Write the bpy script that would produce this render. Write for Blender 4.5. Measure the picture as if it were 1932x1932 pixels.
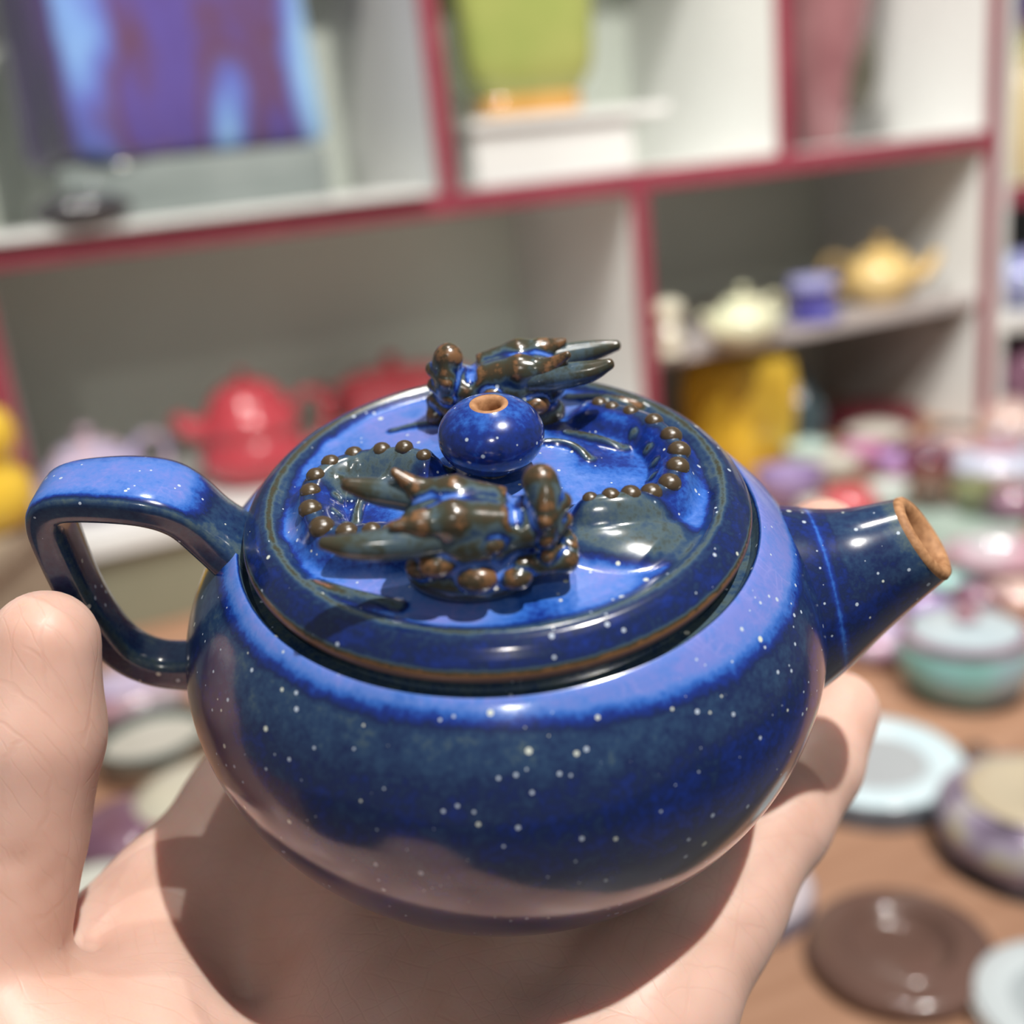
import bpy, math, random
import numpy as np
from mathutils import Vector, Matrix

random.seed(7)
rng = np.random.default_rng(7)
scene = bpy.context.scene
COL = scene.collection
for o in list(bpy.data.objects):
    bpy.data.objects.remove(o, do_unlink=True)

# ------------------------------------------------------------------ camera
F_PX = 2072.0
EYE = np.array([0.0, 0.0, 1.35])
_th, _ro = math.radians(17.8), math.radians(6.0)
C_F = np.array([0, math.cos(_th), -math.sin(_th)])
_R0 = np.array([1.0, 0, 0])
_U0 = np.array([0, math.sin(_th), math.cos(_th)])
C_R = math.cos(_ro) * _R0 - math.sin(_ro) * _U0
C_U = math.sin(_ro) * _R0 + math.cos(_ro) * _U0

cam_d = bpy.data.cameras.new('camera')
cam = bpy.data.objects.new('camera', cam_d)
COL.objects.link(cam)
cam.matrix_world = Matrix([[C_R[i], C_U[i], -C_F[i], EYE[i]] for i in range(3)] + [[0, 0, 0, 1]])
cam_d.sensor_fit = 'HORIZONTAL'
cam_d.sensor_width = 36.0
cam_d.lens = 36.0 * F_PX / 1932.0
cam_d.clip_start = 0.01
cam_d.dof.use_dof = True
cam_d.dof.focus_distance = 0.157
cam_d.dof.aperture_fstop = cam_d.lens / 4.3
cam_d.dof.aperture_blades = 0
scene.camera = cam

# ------------------------------------------------------------------ light
world = bpy.data.worlds.new('shop_air')
scene.world = world
world.use_nodes = True
world.node_tree.nodes['Background'].inputs[0].default_value = (0.90, 0.95, 1.0, 1)
world.node_tree.nodes['Background'].inputs[1].default_value = 0.17

POT_W = EYE + 0.17 * C_F


def spot(name, direction, dist, power, radius, target=None, angle=70, color=(1, 0.96, 0.90)):
    ld = bpy.data.lights.new(name, 'SPOT')
    ld.energy = power
    ld.color = color
    ld.shadow_soft_size = radius
    ld.spot_size = math.radians(angle)
    ld.spot_blend = 0.6
    ob = bpy.data.objects.new(name, ld)
    COL.objects.link(ob)
    t = np.array(POT_W if target is None else target)
    d = np.array(direction, float)
    d /= np.linalg.norm(d)
    p = t + d * dist
    ob.location = p
    ob.rotation_euler = Vector(-d).to_track_quat('-Z', 'Y').to_euler()
    return ob


spot('track_spot', (0.33, -0.26, 0.90), 1.5, 120, 0.016, angle=110)
spot('track_spot', (0.127, 0.20, 0.97), 1.6, 26, 0.016, angle=100)
spot('track_spot', (0.02, -0.80, 0.58), 1.7, 13, 0.018, angle=100)
spot('track_spot', (-0.30, -0.90, 1.25), 1.55, 70, 0.03, target=(0.05, 1.05, 1.38), angle=52)
spot('track_spot', (-0.85, -1.05, 1.35), 1.9, 78, 0.03, target=(0.80, 1.15, 1.15), angle=48)

vs = scene.view_settings
vs.view_transform = 'Standard'
vs.look = 'None'
vs.gamma = 1.0
vs.use_curve_mapping = False
vs.exposure = 0.0


# ------------------------------------------------------------------ helpers
def ray(u, v):
    return C_F + C_R * (u - 966) / F_PX - C_U * (v - 966) / F_PX


def at(u, v, d):
    return EYE + d * ray(u, v)


def on_z(u, v, z):
    """point of the sight line on the horizontal plane z (relative to eye height); returns point and depth"""
    q = ray(u, v)
    t = z / q[2]
    return EYE + t * q, t


def props(o, label=None, cat=None, group=None, kind=None):
    if label: o['label'] = label
    if cat: o['category'] = cat
    if group: o['group'] = group
    if kind: o['kind'] = kind
    return o


def empty(name, loc=(0, 0, 0), rz=0.0):
    o = bpy.data.objects.new(name, None)
    o.empty_display_size = 0.02
    COL.objects.link(o)
    o.location = loc
    o.rotation_euler = (0, 0, rz)
    return o


class MB:
    """collects vertices and faces for ONE mesh object"""

    def __init__(self):
        self.v, self.f, self.a = [], [], []

    def add(self, v, f, a=None):
        n = len(self.v)
        self.v += [tuple(map(float, p)) for p in v]
        self.f += [tuple(i + n for i in q) for q in f]
        self.a += list(a) if a is not None else [0.5] * len(v)
        return self

    def box(self, x0, x1, y0, y1, z0, z1, bev=0.0):
        if bev <= 0:
            v = [(x, y, z) for z in (z0, z1) for y in (y0, y1) for x in (x0, x1)]
            f = [(0, 2, 3, 1), (4, 5, 7, 6), (0, 1, 5, 4), (2, 6, 7, 3), (0, 4, 6, 2), (1, 3, 7, 5)]
            return self.add(v, f)
        b = bev
        rings = []
        for z, i in ((z0, b), (z0 + b, 0), (z1 - b, 0), (z1, b)):
            rings.append([(x0 + i + b * 0.0, y0 + i, z), (x1 - i, y0 + i, z), (x1 - i, y1 - i, z), (x0 + i, y1 - i, z)])
        v = sum(rings, [])
        f = []
        for k in range(3):
            for i in range(4):
                j = (i + 1) % 4
                f.append((4 * k + i, 4 * k + j, 4 * k + 4 + j, 4 * k + 4 + i))
        f += [(3, 2, 1, 0), (12, 13, 14, 15)]
        return self.add(v, f)

    def lathe(self, prof, seg=48, center=(0, 0, 0), power=2.0, rot=0.0, attr=None, sx=1.0, sy=1.0, cap=True):
        v, f, a = [], [], []
        for k, (r, z) in enumerate(prof):
            for i in range(seg):
                t = 2 * math.pi * i / seg
                c, s = math.cos(t), math.sin(t)
                if power != 2.0:
                    m = (abs(c) ** power + abs(s) ** power) ** (-1.0 / power)
                else:
                    m = 1.0
                x, y = r * m * c * sx, r * m * s * sy
                X = x * math.cos(rot) - y * math.sin(rot)
                Y = x * math.sin(rot) + y * math.cos(rot)
                v.append((center[0] + X, center[1] + Y, center[2] + z))
                a.append(attr(t, r, z) if attr else 0.5)
        n = len(prof)
        for k in range(n - 1):
            for i in range(seg):
                j = (i + 1) % seg
                f.append((k * seg + i, k * seg + j, (k + 1) * seg + j, (k + 1) * seg + i))
        if cap and prof[0][0] > 1e-9: f.append(tuple(range(seg - 1, -1, -1)))
        if cap and prof[-1][0] > 1e-9: f.append(tuple((n - 1) * seg + i for i in range(seg)))
        return self.add(v, f, a)

    def rings(self, ringlist, attr=None, cap=True):
        seg = len(ringlist[0])
        v, f, a = [], [], []
        for k, r in enumerate(ringlist):
            for i, p in enumerate(r):
                v.append(p)
                a.append(attr(k, i) if attr else 0.5)
        for k in range(len(ringlist) - 1):
            for i in range(seg):
                j = (i + 1) % seg
                f.append((k * seg + i, k * seg + j, (k + 1) * seg + j, (k + 1) * seg + i))
        if cap:
            f.append(tuple(range(seg - 1, -1, -1)))
            f.append(tuple((len(ringlist) - 1) * seg + i for i in range(seg)))
        return self.add(v, f, a)

    def tube(self, pts, rad, seg=14, flat=1.0, side=(0, 1, 0), power=2.0, attr=None):
        """tube through pts; rad is a number or a list; flat scales the width along 'side'"""
        P = [Vector(p) for p in pts]
        if not hasattr(rad, '__len__'): rad = [rad] * len(P)
        out = []
        S = Vector(side)
        for k, p in enumerate(P):
            t = (P[min(k + 1, len(P) - 1)] - P[max(k - 1, 0)]).normalized()
            s = (S - t * S.dot(t)).normalized()
            n = t.cross(s)
            ring = []
            for i in range(seg):
                w = 2 * math.pi * i / seg
                c, q = math.cos(w), math.sin(w)
                m = 1.0 if power == 2.0 else (abs(c) ** power + abs(q) ** power) ** (-1 / power)
                ring.append(p + s * (rad[k] * flat * m * c) + n * (rad[k] * m * q))
            out.append(ring)
        return self.rings(out, attr)

    def sphere(self, c, r, seg=16, rr=8, attr=0.5):
        rx, ry, rz = r if hasattr(r, '__len__') else (r, r, r)
        prof = [(math.sin(math.pi * k / rr), -math.cos(math.pi * k / rr)) for k in range(rr + 1)]
        v = [];
        f = []
        for (q, z) in prof:
            for i in range(seg):
                t = 2 * math.pi * i / seg
                v.append((c[0] + rx * q * math.cos(t), c[1] + ry * q * math.sin(t), c[2] + rz * z))
        for k in range(rr):
            for i in range(seg):
                j = (i + 1) % seg
                f.append((k * seg + i, k * seg + j, (k + 1) * seg + j, (k + 1) * seg + i))
        return self.add(v, f, [attr] * len(v))

    def mesh(self, name, mat, smooth=True):
        m = bpy.data.meshes.new(name)
        m.from_pydata(self.v, [], self.f)
        m.update()
        at_ = m.attributes.new('glaze', 'FLOAT', 'POINT')
        at_.data.foreach_set('value', np.array(self.a, dtype=np.float32))
        m.materials.append(mat)
        # merge poles
        import bmesh
        bm = bmesh.new();
        bm.from_mesh(m)
        bmesh.ops.remove_doubles(bm, verts=bm.verts, dist=1e-7)
        bmesh.ops.recalc_face_normals(bm, faces=bm.faces)
        bm.to_mesh(m);
        bm.free()
        if smooth:
            m.polygons.foreach_set('use_smooth', [True] * len(m.polygons))
            try:
                m.set_sharp_from_angle(angle=math.radians(48))
            except Exception:
                pass
        return m

    def build(self, name, mat, parent=None, smooth=True):
        o = bpy.data.objects.new(name, self.mesh(name, mat, smooth))
        COL.objects.link(o)
        if parent is not None: o.parent = parent
        return o


def mesh_obj(name, verts, faces, mat, parent=None, attr=None):
    m = bpy.data.meshes.new(name)
    m.from_pydata([tuple(v) for v in verts.tolist()], [], faces)
    m.update()
    if attr is not None:
        a = m.attributes.new('glaze', 'FLOAT', 'POINT')
        a.data.foreach_set('value', np.asarray(attr, np.float32))
    m.materials.append(mat)
    m.polygons.foreach_set('use_smooth', [True] * len(m.polygons))
    o = bpy.data.objects.new(name, m)
    COL.objects.link(o)
    if parent is not None: o.parent = parent
    return o


def spline(pts, n=8):
    """Catmull-Rom through points"""
    P = [np.array(p, float) for p in pts]
    P = [2 * P[0] - P[1]] + P + [2 * P[-1] - P[-2]]
    out = []
    for i in range(1, len(P) - 2):
        for k in range(n):
            t = k / n
            a, b, c, d = P[i - 1], P[i], P[i + 1], P[i + 2]
            out.append(0.5 * ((2 * b) + (c - a) * t + (2 * a - 5 * b + 4 * c - d) * t * t + (3 * b - a - 3 * c + d) * t ** 3))
    out.append(P[-2])
    return out


# ---- implicit surfaces on a grid
def grid(lo, hi, h):
    xs = [np.arange(lo[i], hi[i] + h, h, dtype=np.float32) for i in range(3)]
    G = np.meshgrid(*xs, indexing='ij')
    return G, xs


def cone(G, a, b):
    """rounded cone from a=(x,y,z,r) to b"""
    A = np.array(a[:3], np.float32);
    B = np.array(b[:3], np.float32)
    d = B - A
    L = float(d @ d) + 1e-9
    px, py, pz = G[0] - A[0], G[1] - A[1], G[2] - A[2]
    t = np.clip((px * d[0] + py * d[1] + pz * d[2]) / L, 0, 1)
    return np.sqrt((px - t * d[0]) ** 2 + (py - t * d[1]) ** 2 + (pz - t * d[2]) ** 2) - (a[3] + t * (b[3] - a[3]))


def ellip(G, c, r, yaw=0.0, pitch=0.0):
    px, py, pz = G[0] - c[0], G[1] - c[1], G[2] - c[2]
    if yaw:
        cs, sn = math.cos(yaw), math.sin(yaw)
        px, py = px * cs + py * sn, -px * sn + py * cs
    if pitch:
        cs, sn = math.cos(pitch), math.sin(pitch)
        px, pz = px * cs + pz * sn, -px * sn + pz * cs
    k0 = np.sqrt((px / r[0]) ** 2 + (py / r[1]) ** 2 + (pz / r[2]) ** 2)
    k1 = np.sqrt((px / r[0] ** 2) ** 2 + (py / r[1] ** 2) ** 2 + (pz / r[2] ** 2) ** 2) + 1e-6
    return k0 * (k0 - 1) / k1


def smin(a, b, k):
    h = np.clip(0.5 + 0.5 * (b - a) / k, 0, 1)
    return b + (a - b) * h - k * h * (1 - h)


def smax(a, b, k):
    return -smin(-a, -b, k)


def chain(G, js, k=2.0):
    d = None
    for a, b in zip(js[:-1], js[1:]):
        c = cone(G, a, b)
        d = c if d is None else smin(d, c, k)
    return d


def surface_nets(S, xs, h):
    s = S < 0
    nx, ny, nz = S.shape
    pos = np.zeros((nx - 1, ny - 1, nz - 1, 3), np.float32)
    cnt = np.zeros((nx - 1, ny - 1, nz - 1), np.float32)
    cs = [(i, j, k) for i in (0, 1) for j in (0, 1) for k in (0, 1)]

    def sl(c):
        return tuple(slice(c[i], S.shape[i] - 1 + c[i]) for i in range(3))

    for c in cs:
        for ax in range(3):
            if c[ax] == 0:
                e = list(c);
                e[ax] = 1
                a, b = S[sl(c)], S[sl(e)]
                m = s[sl(c)] != s[sl(e)]
                if not m.any(): continue
                t = np.where(m, a / np.where(m, a - b, 1), 0)
                for q in range(3):
                    pos[..., q] += np.where(m, c[q] + (t if q == ax else 0), 0)
                cnt += m
    act = cnt > 0
    idx = -np.ones(act.shape, np.int64)
    idx[act] = np.arange(act.sum())
    I = np.argwhere(act)
    V = pos[act] / cnt[act][:, None] + I
    verts = np.stack([xs[q][0] + V[:, q] * h for q in range(3)], 1)
    faces = []
    for ax in range(3):
        o1, o2 = (ax + 1) % 3, (ax + 2) % 3
        a = [slice(None)] * 3;
        b = [slice(None)] * 3
        a[ax] = slice(0, -1);
        b[ax] = slice(1, None)
        m = s[tuple(a)] != s[tuple(b)]
        E = np.argwhere(m)
        ins = s[tuple(a)][m]
        ok = (E[:, o1] > 0) & (E[:, o2] > 0) & (E[:, o1] < act.shape[o1]) & (E[:, o2] < act.shape[o2])
        E, ins = E[ok], ins[ok]

        def g(d1, d2):
            q = E.copy();
            q[:, o1] -= d1;
            q[:, o2] -= d2
            return idx[q[:, 0], q[:, 1], q[:, 2]]

        quad = np.stack([g(1, 1), g(0, 1), g(0, 0), g(1, 0)], 1)
        quad[~ins] = quad[~ins][:, ::-1]
        faces.append(quad)
    faces = np.concatenate(faces)
    faces = faces[(faces >= 0).all(1)]
    return verts, faces.tolist(), I


def curvature(S, I, h, n=2):
    L = -6 * S
    for ax in range(3):
        L = L + np.roll(S, n, ax) + np.roll(S, -n, ax)
    L = L / (n * h) ** 2
    return L[I[:, 0], I[:, 1], I[:, 2]]


# ------------------------------------------------------------------ materials
def newmat(name):
    m = bpy.data.materials.new(name)
    m.use_nodes = True
    nt = m.node_tree
    return m, nt, nt.nodes['Principled BSDF'], nt.nodes, nt.links


def ramp(nodes, stops, interp='LINEAR'):
    r = nodes.new('ShaderNodeValToRGB')
    cr = r.color_ramp
    cr.interpolation = interp
    while len(cr.elements) < len(stops): cr.elements.new(0.5)
    for e, (p, c) in zip(cr.elements, stops):
        e.position = p
        e.color = (*c, 1) if len(c) == 3 else c
    return r


def tex(nodes, links, kind, scale, coord, **kw):
    t = nodes.new('ShaderNodeTex' + kind)
    for k, v in kw.items():
        if k in t.inputs:
            t.inputs[k].default_value = v
        else:
            setattr(t, k, v)
    t.inputs['Scale'].default_value = scale
    links.new(coord, t.inputs['Vector'])
    return t


def math_node(nodes, links, op, a, b=None, clamp=False):
    n = nodes.new('ShaderNodeMath')
    n.operation = op
    n.use_clamp = clamp
    for i, q in enumerate((a, b)):
        if q is None: continue
        if isinstance(q, (int, float)):
            n.inputs[i].default_value = q
        else:
            links.new(q, n.inputs[i])
    return n.outputs[0]


def mixc(nodes, links, fac, a, b):
    n = nodes.new('ShaderNodeMix')
    n.data_type = 'RGBA'
    if isinstance(fac, (int, float)):
        n.inputs[0].default_value = fac
    else:
        links.new(fac, n.inputs[0])
    for i, q in ((6, a), (7, b)):
        if isinstance(q, tuple):
            n.inputs[i].default_value = (*q, 1)
        else:
            links.new(q, n.inputs[i])
    return n.outputs[2]


def glaze_material():
    """cobalt kiln glaze: pools pale periwinkle in hollows, breaks olive and brown on edges, pale specks"""
    m, nt, b, N, L = newmat('cobalt_glaze')
    co = N.new('ShaderNodeTexCoord').outputs['Object']
    at_ = N.new('ShaderNodeAttribute');
    at_.attribute_name = 'glaze'
    n1 = tex(N, L, 'Noise', 260, co, Detail=5.0, Roughness=0.65)
    n2 = tex(N, L, 'Noise', 1100, co, Detail=4.0, Roughness=0.6)
    d1 = math_node(N, L, 'MULTIPLY', math_node(N, L, 'SUBTRACT', n1.outputs['Fac'], 0.5), 0.34)
    d2 = math_node(N, L, 'MULTIPLY', math_node(N, L, 'SUBTRACT', n2.outputs['Fac'], 0.5), 0.26)
    v = math_node(N, L, 'ADD', at_.outputs['Fac'], math_node(N, L, 'ADD', d1, d2))
    r = ramp(N, [(0.0, (0.17, 0.215, 0.60)), (0.15, (0.088, 0.20, 0.60)), (0.27, (0.028, 0.125, 0.50)), (0.38, (0.008, 0.030, 0.24)),
                 (0.52, (0.007, 0.017, 0.078)), (0.64, (0.020, 0.052, 0.125)), (0.75, (0.075, 0.115, 0.135)), (0.84, (0.046, 0.050, 0.032)), (0.94, (0.058, 0.039, 0.018)),
                 (1.0, (0.21, 0.10, 0.04))])
    L.new(v, r.inputs[0])
    # crystals in the pools
    vo = tex(N, L, 'Voronoi', 520, co, feature='DISTANCE_TO_EDGE')
    cr = ramp(N, [(0.0, (1, 1, 1)), (0.12, (0, 0, 0))])
    L.new(vo.outputs['Distance'], cr.inputs[0])
    pool = ramp(N, [(0.02, (1, 1, 1)), (0.20, (0, 0, 0))])
    L.new(v, pool.inputs[0])
    n3 = tex(N, L, 'Noise', 150, co, Detail=2.0)
    cm = ramp(N, [(0.45, (0, 0, 0)), (0.62, (1, 1, 1))])
    L.new(n3.outputs['Fac'], cm.inputs[0])
    fac = math_node(N, L, 'MULTIPLY', math_node(N, L, 'MULTIPLY', cr.outputs[0], pool.outputs[0]), math_node(N, L, 'MULTIPLY', cm.outputs[0], 0.25))
    base = mixc(N, L, fac, r.outputs[0], (0.34, 0.33, 0.72))
    # pale specks, two sizes
    for sc, th, keep, colr in ((300, 0.125, 0.75, (0.66, 0.70, 0.62)), (560, 0.19, 0.55, (0.50, 0.58, 0.70))):
        w = tex(N, L, 'Voronoi', sc, co, Randomness=1.0)
        near = math_node(N, L, 'LESS_THAN', w.outputs['Distance'], th)
        sep = N.new('ShaderNodeSeparateColor');
        L.new(w.outputs['Color'], sep.inputs[0])
        sel = math_node(N, L, 'LESS_THAN', sep.outputs[0], keep)
        big = math_node(N, L, 'MULTIPLY', sep.outputs[1], th)
        near = math_node(N, L, 'LESS_THAN', w.outputs['Distance'], big)
        not_edge = math_node(N, L, 'LESS_THAN', at_.outputs['Fac'], 0.72)
        base = mixc(N, L, math_node(N, L, 'MULTIPLY', math_node(N, L, 'MULTIPLY', near, sel), not_edge), base, colr)
    L.new(base, b.inputs['Base Color'])
    rr = ramp(N, [(0.0, (0.16,) * 3), (0.6, (0.12,) * 3), (0.85, (0.15,) * 3), (1, (0.32,) * 3)])
    L.new(v, rr.inputs[0])
    L.new(rr.outputs[0], b.inputs['Roughness'])
    b.inputs['IOR'].default_value = 1.55
    b.inputs['Coat Weight'].default_value = 0.5
    b.inputs['Coat Roughness'].default_value = 0.22
    bp = N.new('ShaderNodeBump');
    bp.inputs['Strength'].default_value = 0.12;
    bp.inputs['Distance'].default_value = 0.0003
    L.new(n1.outputs['Fac'], bp.inputs['Height']);
    L.new(bp.outputs[0], b.inputs['Normal'])
    return m


def clay_material():
    m, nt, b, N, L = newmat('bare_clay')
    co = N.new('ShaderNodeTexCoord').outputs['Object']
    n = tex(N, L, 'Noise', 900, co, Detail=5.0)
    r = ramp(N, [(0.3, (0.30, 0.135, 0.055)), (0.7, (0.52, 0.27, 0.125))])
    L.new(n.outputs['Fac'], r.inputs[0]);
    L.new(r.outputs[0], b.inputs['Base Color'])
    b.inputs['Roughness'].default_value = 0.7
    return m


def skin_material():
    m, nt, b, N, L = newmat('skin')
    co = N.new('ShaderNodeTexCoord').outputs['Object']
    n1 = tex(N, L, 'Noise', 45, co, Detail=3.0)
    r = ramp(N, [(0.3, (0.64, 0.385, 0.30)), (0.55, (0.74, 0.485, 0.40)), (0.75, (0.78, 0.55, 0.47))])
    L.new(n1.outputs['Fac'], r.inputs[0])
    # skin lines: three crossing families of thin furrows plus a fine cell pattern
    heights = []
    for rot, sc, ds in ((0.5, 110, 2.0), (1.9, 90, 2.5), (1.15, 140, 2.0), (2.7, 120, 2.5)):
        mp = N.new('ShaderNodeMapping');
        mp.inputs['Rotation'].default_value = (0.2, 0.35, rot)
        L.new(co, mp.inputs[0])
        w = tex(N, L, 'Wave', sc, mp.outputs[0], Distortion=ds, Detail=3.0)
        w.inputs['Detail Scale'].default_value = 1.3
        rp = ramp(N, [(0.0, (0, 0, 0)), (0.06, (1, 1, 1))])
        L.new(w.outputs['Fac'], rp.inputs[0])
        msk = tex(N, L, 'Noise', 70 + 20 * rot, co, Detail=1.0)
        mr = ramp(N, [(0.44, (0, 0, 0)), (0.60, (1, 1, 1))])
        L.new(msk.outputs['Fac'], mr.inputs[0])
        inv = math_node(N, L, 'SUBTRACT', 1.0, rp.outputs[0])
        heights.append(math_node(N, L, 'MULTIPLY', inv, mr.outputs[0]))
    tot = heights[0]
    for h in heights[1:]: tot = math_node(N, L, 'MAXIMUM', tot, h)
    fine = tex(N, L, 'Voronoi', 900, co, feature='DISTANCE_TO_EDGE')
    hsum = math_node(N, L, 'SUBTRACT', math_node(N, L, 'MULTIPLY', fine.outputs['Distance'], 0.35), tot)
    bp = N.new('ShaderNodeBump');
    bp.inputs['Strength'].default_value = 0.10;
    bp.inputs['Distance'].default_value = 0.0005
    L.new(hsum, bp.inputs['Height']);
    L.new(bp.outputs[0], b.inputs['Normal'])
    base = mixc(N, L, math_node(N, L, 'MULTIPLY', tot, 0.09), r.outputs[0], (0.45, 0.20, 0.14))
    L.new(base, b.inputs['Base Color'])
    b.inputs['Roughness'].default_value = 0.46
    b.inputs['Subsurface Weight'].default_value = 0.55
    b.inputs['Subsurface Radius'].default_value = (1.0, 0.32, 0.16)
    b.inputs['Subsurface Scale'].default_value = 0.006
    return m


def ceramic(name, stops, scale=40, rough=0.12, stretch=(1, 1, 1), bump=0.0, coat=0.3, detail=4.0):
    m, nt, b, N, L = newmat(name)
    co = N.new('ShaderNodeTexCoord').outputs['Object']
    mp = N.new('ShaderNodeMapping');
    mp.inputs['Scale'].default_value = stretch
    L.new(co, mp.inputs[0])
    n = tex(N, L, 'Noise', scale, mp.outputs[0], Detail=detail, Roughness=0.55)
    k = len(stops)
    st = [(0.34 + 0.32 * i / max(1, k - 1), c) for i, c in enumerate(stops)] if k > 1 else [(0, stops[0]), (1, stops[0])]
    r = ramp(N, st)
    L.new(n.outputs['Fac'], r.inputs[0]);
    L.new(r.outputs[0], b.inputs['Base Color'])
    b.inputs['Roughness'].default_value = rough
    b.inputs['Coat Weight'].default_value = coat
    b.inputs['Coat Roughness'].default_value = 0.05
    if bump:
        bp = N.new('ShaderNodeBump');
        bp.inputs['Strength'].default_value = bump;
        bp.inputs['Distance'].default_value = 0.002
        L.new(n.outputs['Fac'], bp.inputs['Height']);
        L.new(bp.outputs[0], b.inputs['Normal'])
    return m


def attr_ceramic(name, stops, scale=14, amp=0.5, stretch=(1, 1, 1), rough=0.1, bump=0.0):
    """colour runs along the 'glaze' attribute, broken up by noise"""
    m, nt, b, N, L = newmat(name)
    co = N.new('ShaderNodeTexCoord').outputs['Object']
    mp = N.new('ShaderNodeMapping');
    mp.inputs['Scale'].default_value = stretch
    L.new(co, mp.inputs[0])
    at_ = N.new('ShaderNodeAttribute');
    at_.attribute_name = 'glaze'
    n = tex(N, L, 'Noise', scale, mp.outputs[0], Detail=4.0)
    v = math_node(N, L, 'ADD', at_.outputs['Fac'], math_node(N, L, 'MULTIPLY', math_node(N, L, 'SUBTRACT', n.outputs['Fac'], 0.5), amp))
    r = ramp(N, stops)
    L.new(v, r.inputs[0]);
    L.new(r.outputs[0], b.inputs['Base Color'])
    b.inputs['Roughness'].default_value = rough
    b.inputs['Coat Weight'].default_value = 0.4
    if bump:
        bp = N.new('ShaderNodeBump')
        bp.inputs['Strength'].default_value = bump
        bp.inputs['Distance'].default_value = 0.004
        L.new(n.outputs['Fac'], bp.inputs['Height'])
        L.new(bp.outputs[0], b.inputs['Normal'])
        L.new(bp.outputs[0], b.inputs['Coat Normal'])
    return m


def wood(name, c0, c1, scale=6, rough=0.4, coat=0.0):
    m, nt, b, N, L = newmat(name)
    co = N.new('ShaderNodeTexCoord').outputs['Object']
    mp = N.new('ShaderNodeMapping');
    mp.inputs['Scale'].default_value = (1, 9, 9)
    L.new(co, mp.inputs[0])
    n = tex(N, L, 'Noise', scale, mp.outputs[0], Detail=6.0, Distortion=0.6)
    r = ramp(N, [(0.3, c0), (0.7, c1)])
    L.new(n.outputs['Fac'], r.inputs[0]);
    L.new(r.outputs[0], b.inputs['Base Color'])
    b.inputs['Roughness'].default_value = rough
    b.inputs['Coat Weight'].default_value = coat
    return m


GLAZE = glaze_material()
CLAY = clay_material()
SKIN = skin_material()
NAIL = ceramic('fingernail', [(0.75, 0.50, 0.42)], 30, 0.3)
WHITE = ceramic('white_board', [(0.70, 0.71, 0.69), (0.74, 0.75, 0.73)], 8, 0.45, coat=0.0)
PANEL = ceramic('grey_white_panel', [(0.60, 0.65, 0.58), (0.64, 0.69, 0.62)], 5, 0.5, coat=0.0)
EDGE = ceramic('crimson_edge', [(0.235, 0.040, 0.062), (0.28, 0.052, 0.075)], 30, 0.35, coat=0.0)
TABLE = wood('counter_wood', (0.36, 0.19, 0.115), (0.50, 0.29, 0.19), 5, 0.35)
PALEWOOD = wood('beige_board', (0.36, 0.29, 0.21), (0.44, 0.36, 0.27), 5, 0.5)
FLOOR = ceramic('floor_tile', [(0.30, 0.28, 0.26), (0.36, 0.34, 0.31)], 4, 0.4)

# ------------------------------------------------------------------ room
MB().box(-4, 5, -3, 4.5, -0.05, 0.0).build('floor', FLOOR, smooth=False)['kind'] = 'structure'
MB().box(-4, 5, 4.4, 4.5, 0.0, 3.2).build('wall_back', PANEL, smooth=False)['kind'] = 'structure'

# counter with a wooden top
TZ = -0.385
cab_l = at(0, 480, 0.9)
cab_r = at(1870, 262, 1.3)
_d = (cab_r - cab_l)[:2]
YAW = math.atan2(_d[1], _d[0])
CX = np.array([math.cos(YAW), math.sin(YAW)]);
CY = np.array([-math.sin(YAW), math.cos(YAW)])


def cab_hit(u, v, Y=0.0):
    q = ray(u, v)
    t = ((cab_l - EYE)[:2] @ CY + Y) / (q[:2] @ CY)
    p = EYE + t * q
    return float((p - cab_l)[:2] @ CX), float(p[2] - EYE[2]), t


ctr = empty('counter', (cab_l[0], cab_l[1], 0), YAW)
props(ctr, 'long wooden counter that carries the cabinets and the small pottery', 'counter')
ctop = MB().box(-1.0, 2.0, -0.80, 0.36, EYE[2] + TZ - 0.03, EYE[2] + TZ, 0.003).build('counter_top', TABLE, ctr, smooth=False)
MB().box(-0.97, 1.97, -0.74, 0.34, 0.08, EYE[2] + TZ - 0.03).build('counter_body', PALEWOOD, ctr, smooth=False)
MB().box(-0.95, 1.95, -0.70, 0.32, 0.0, 0.08).build('plinth', EDGE, ctr, smooth=False)

# ------------------------------------------------------------------ display cabinet
E0 = EYE[2]
cab = empty('display_cabinet', (cab_l[0], cab_l[1], 0), YAW)
props(cab, 'large white display cabinet with crimson edges behind the held teapot', 'cabinet')
DEPTH = 0.30
ZT, ZB = E0 + 0.36, E0 + TZ


def board(name, x0, x1, z0, z1, parent, mat=WHITE, y0=0.0, y1=DEPTH):
    return MB().box(x0, x1, y0, y1, z0, z1, 0.001).build(name, mat, parent, smooth=False)


def edging(x0, x1, z0, z1, parent, name='edge_strip'):
    return MB().box(x0, x1, -0.004, 0.0, z0, z1, 0.001).build(name, EDGE, parent, smooth=False)


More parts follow.
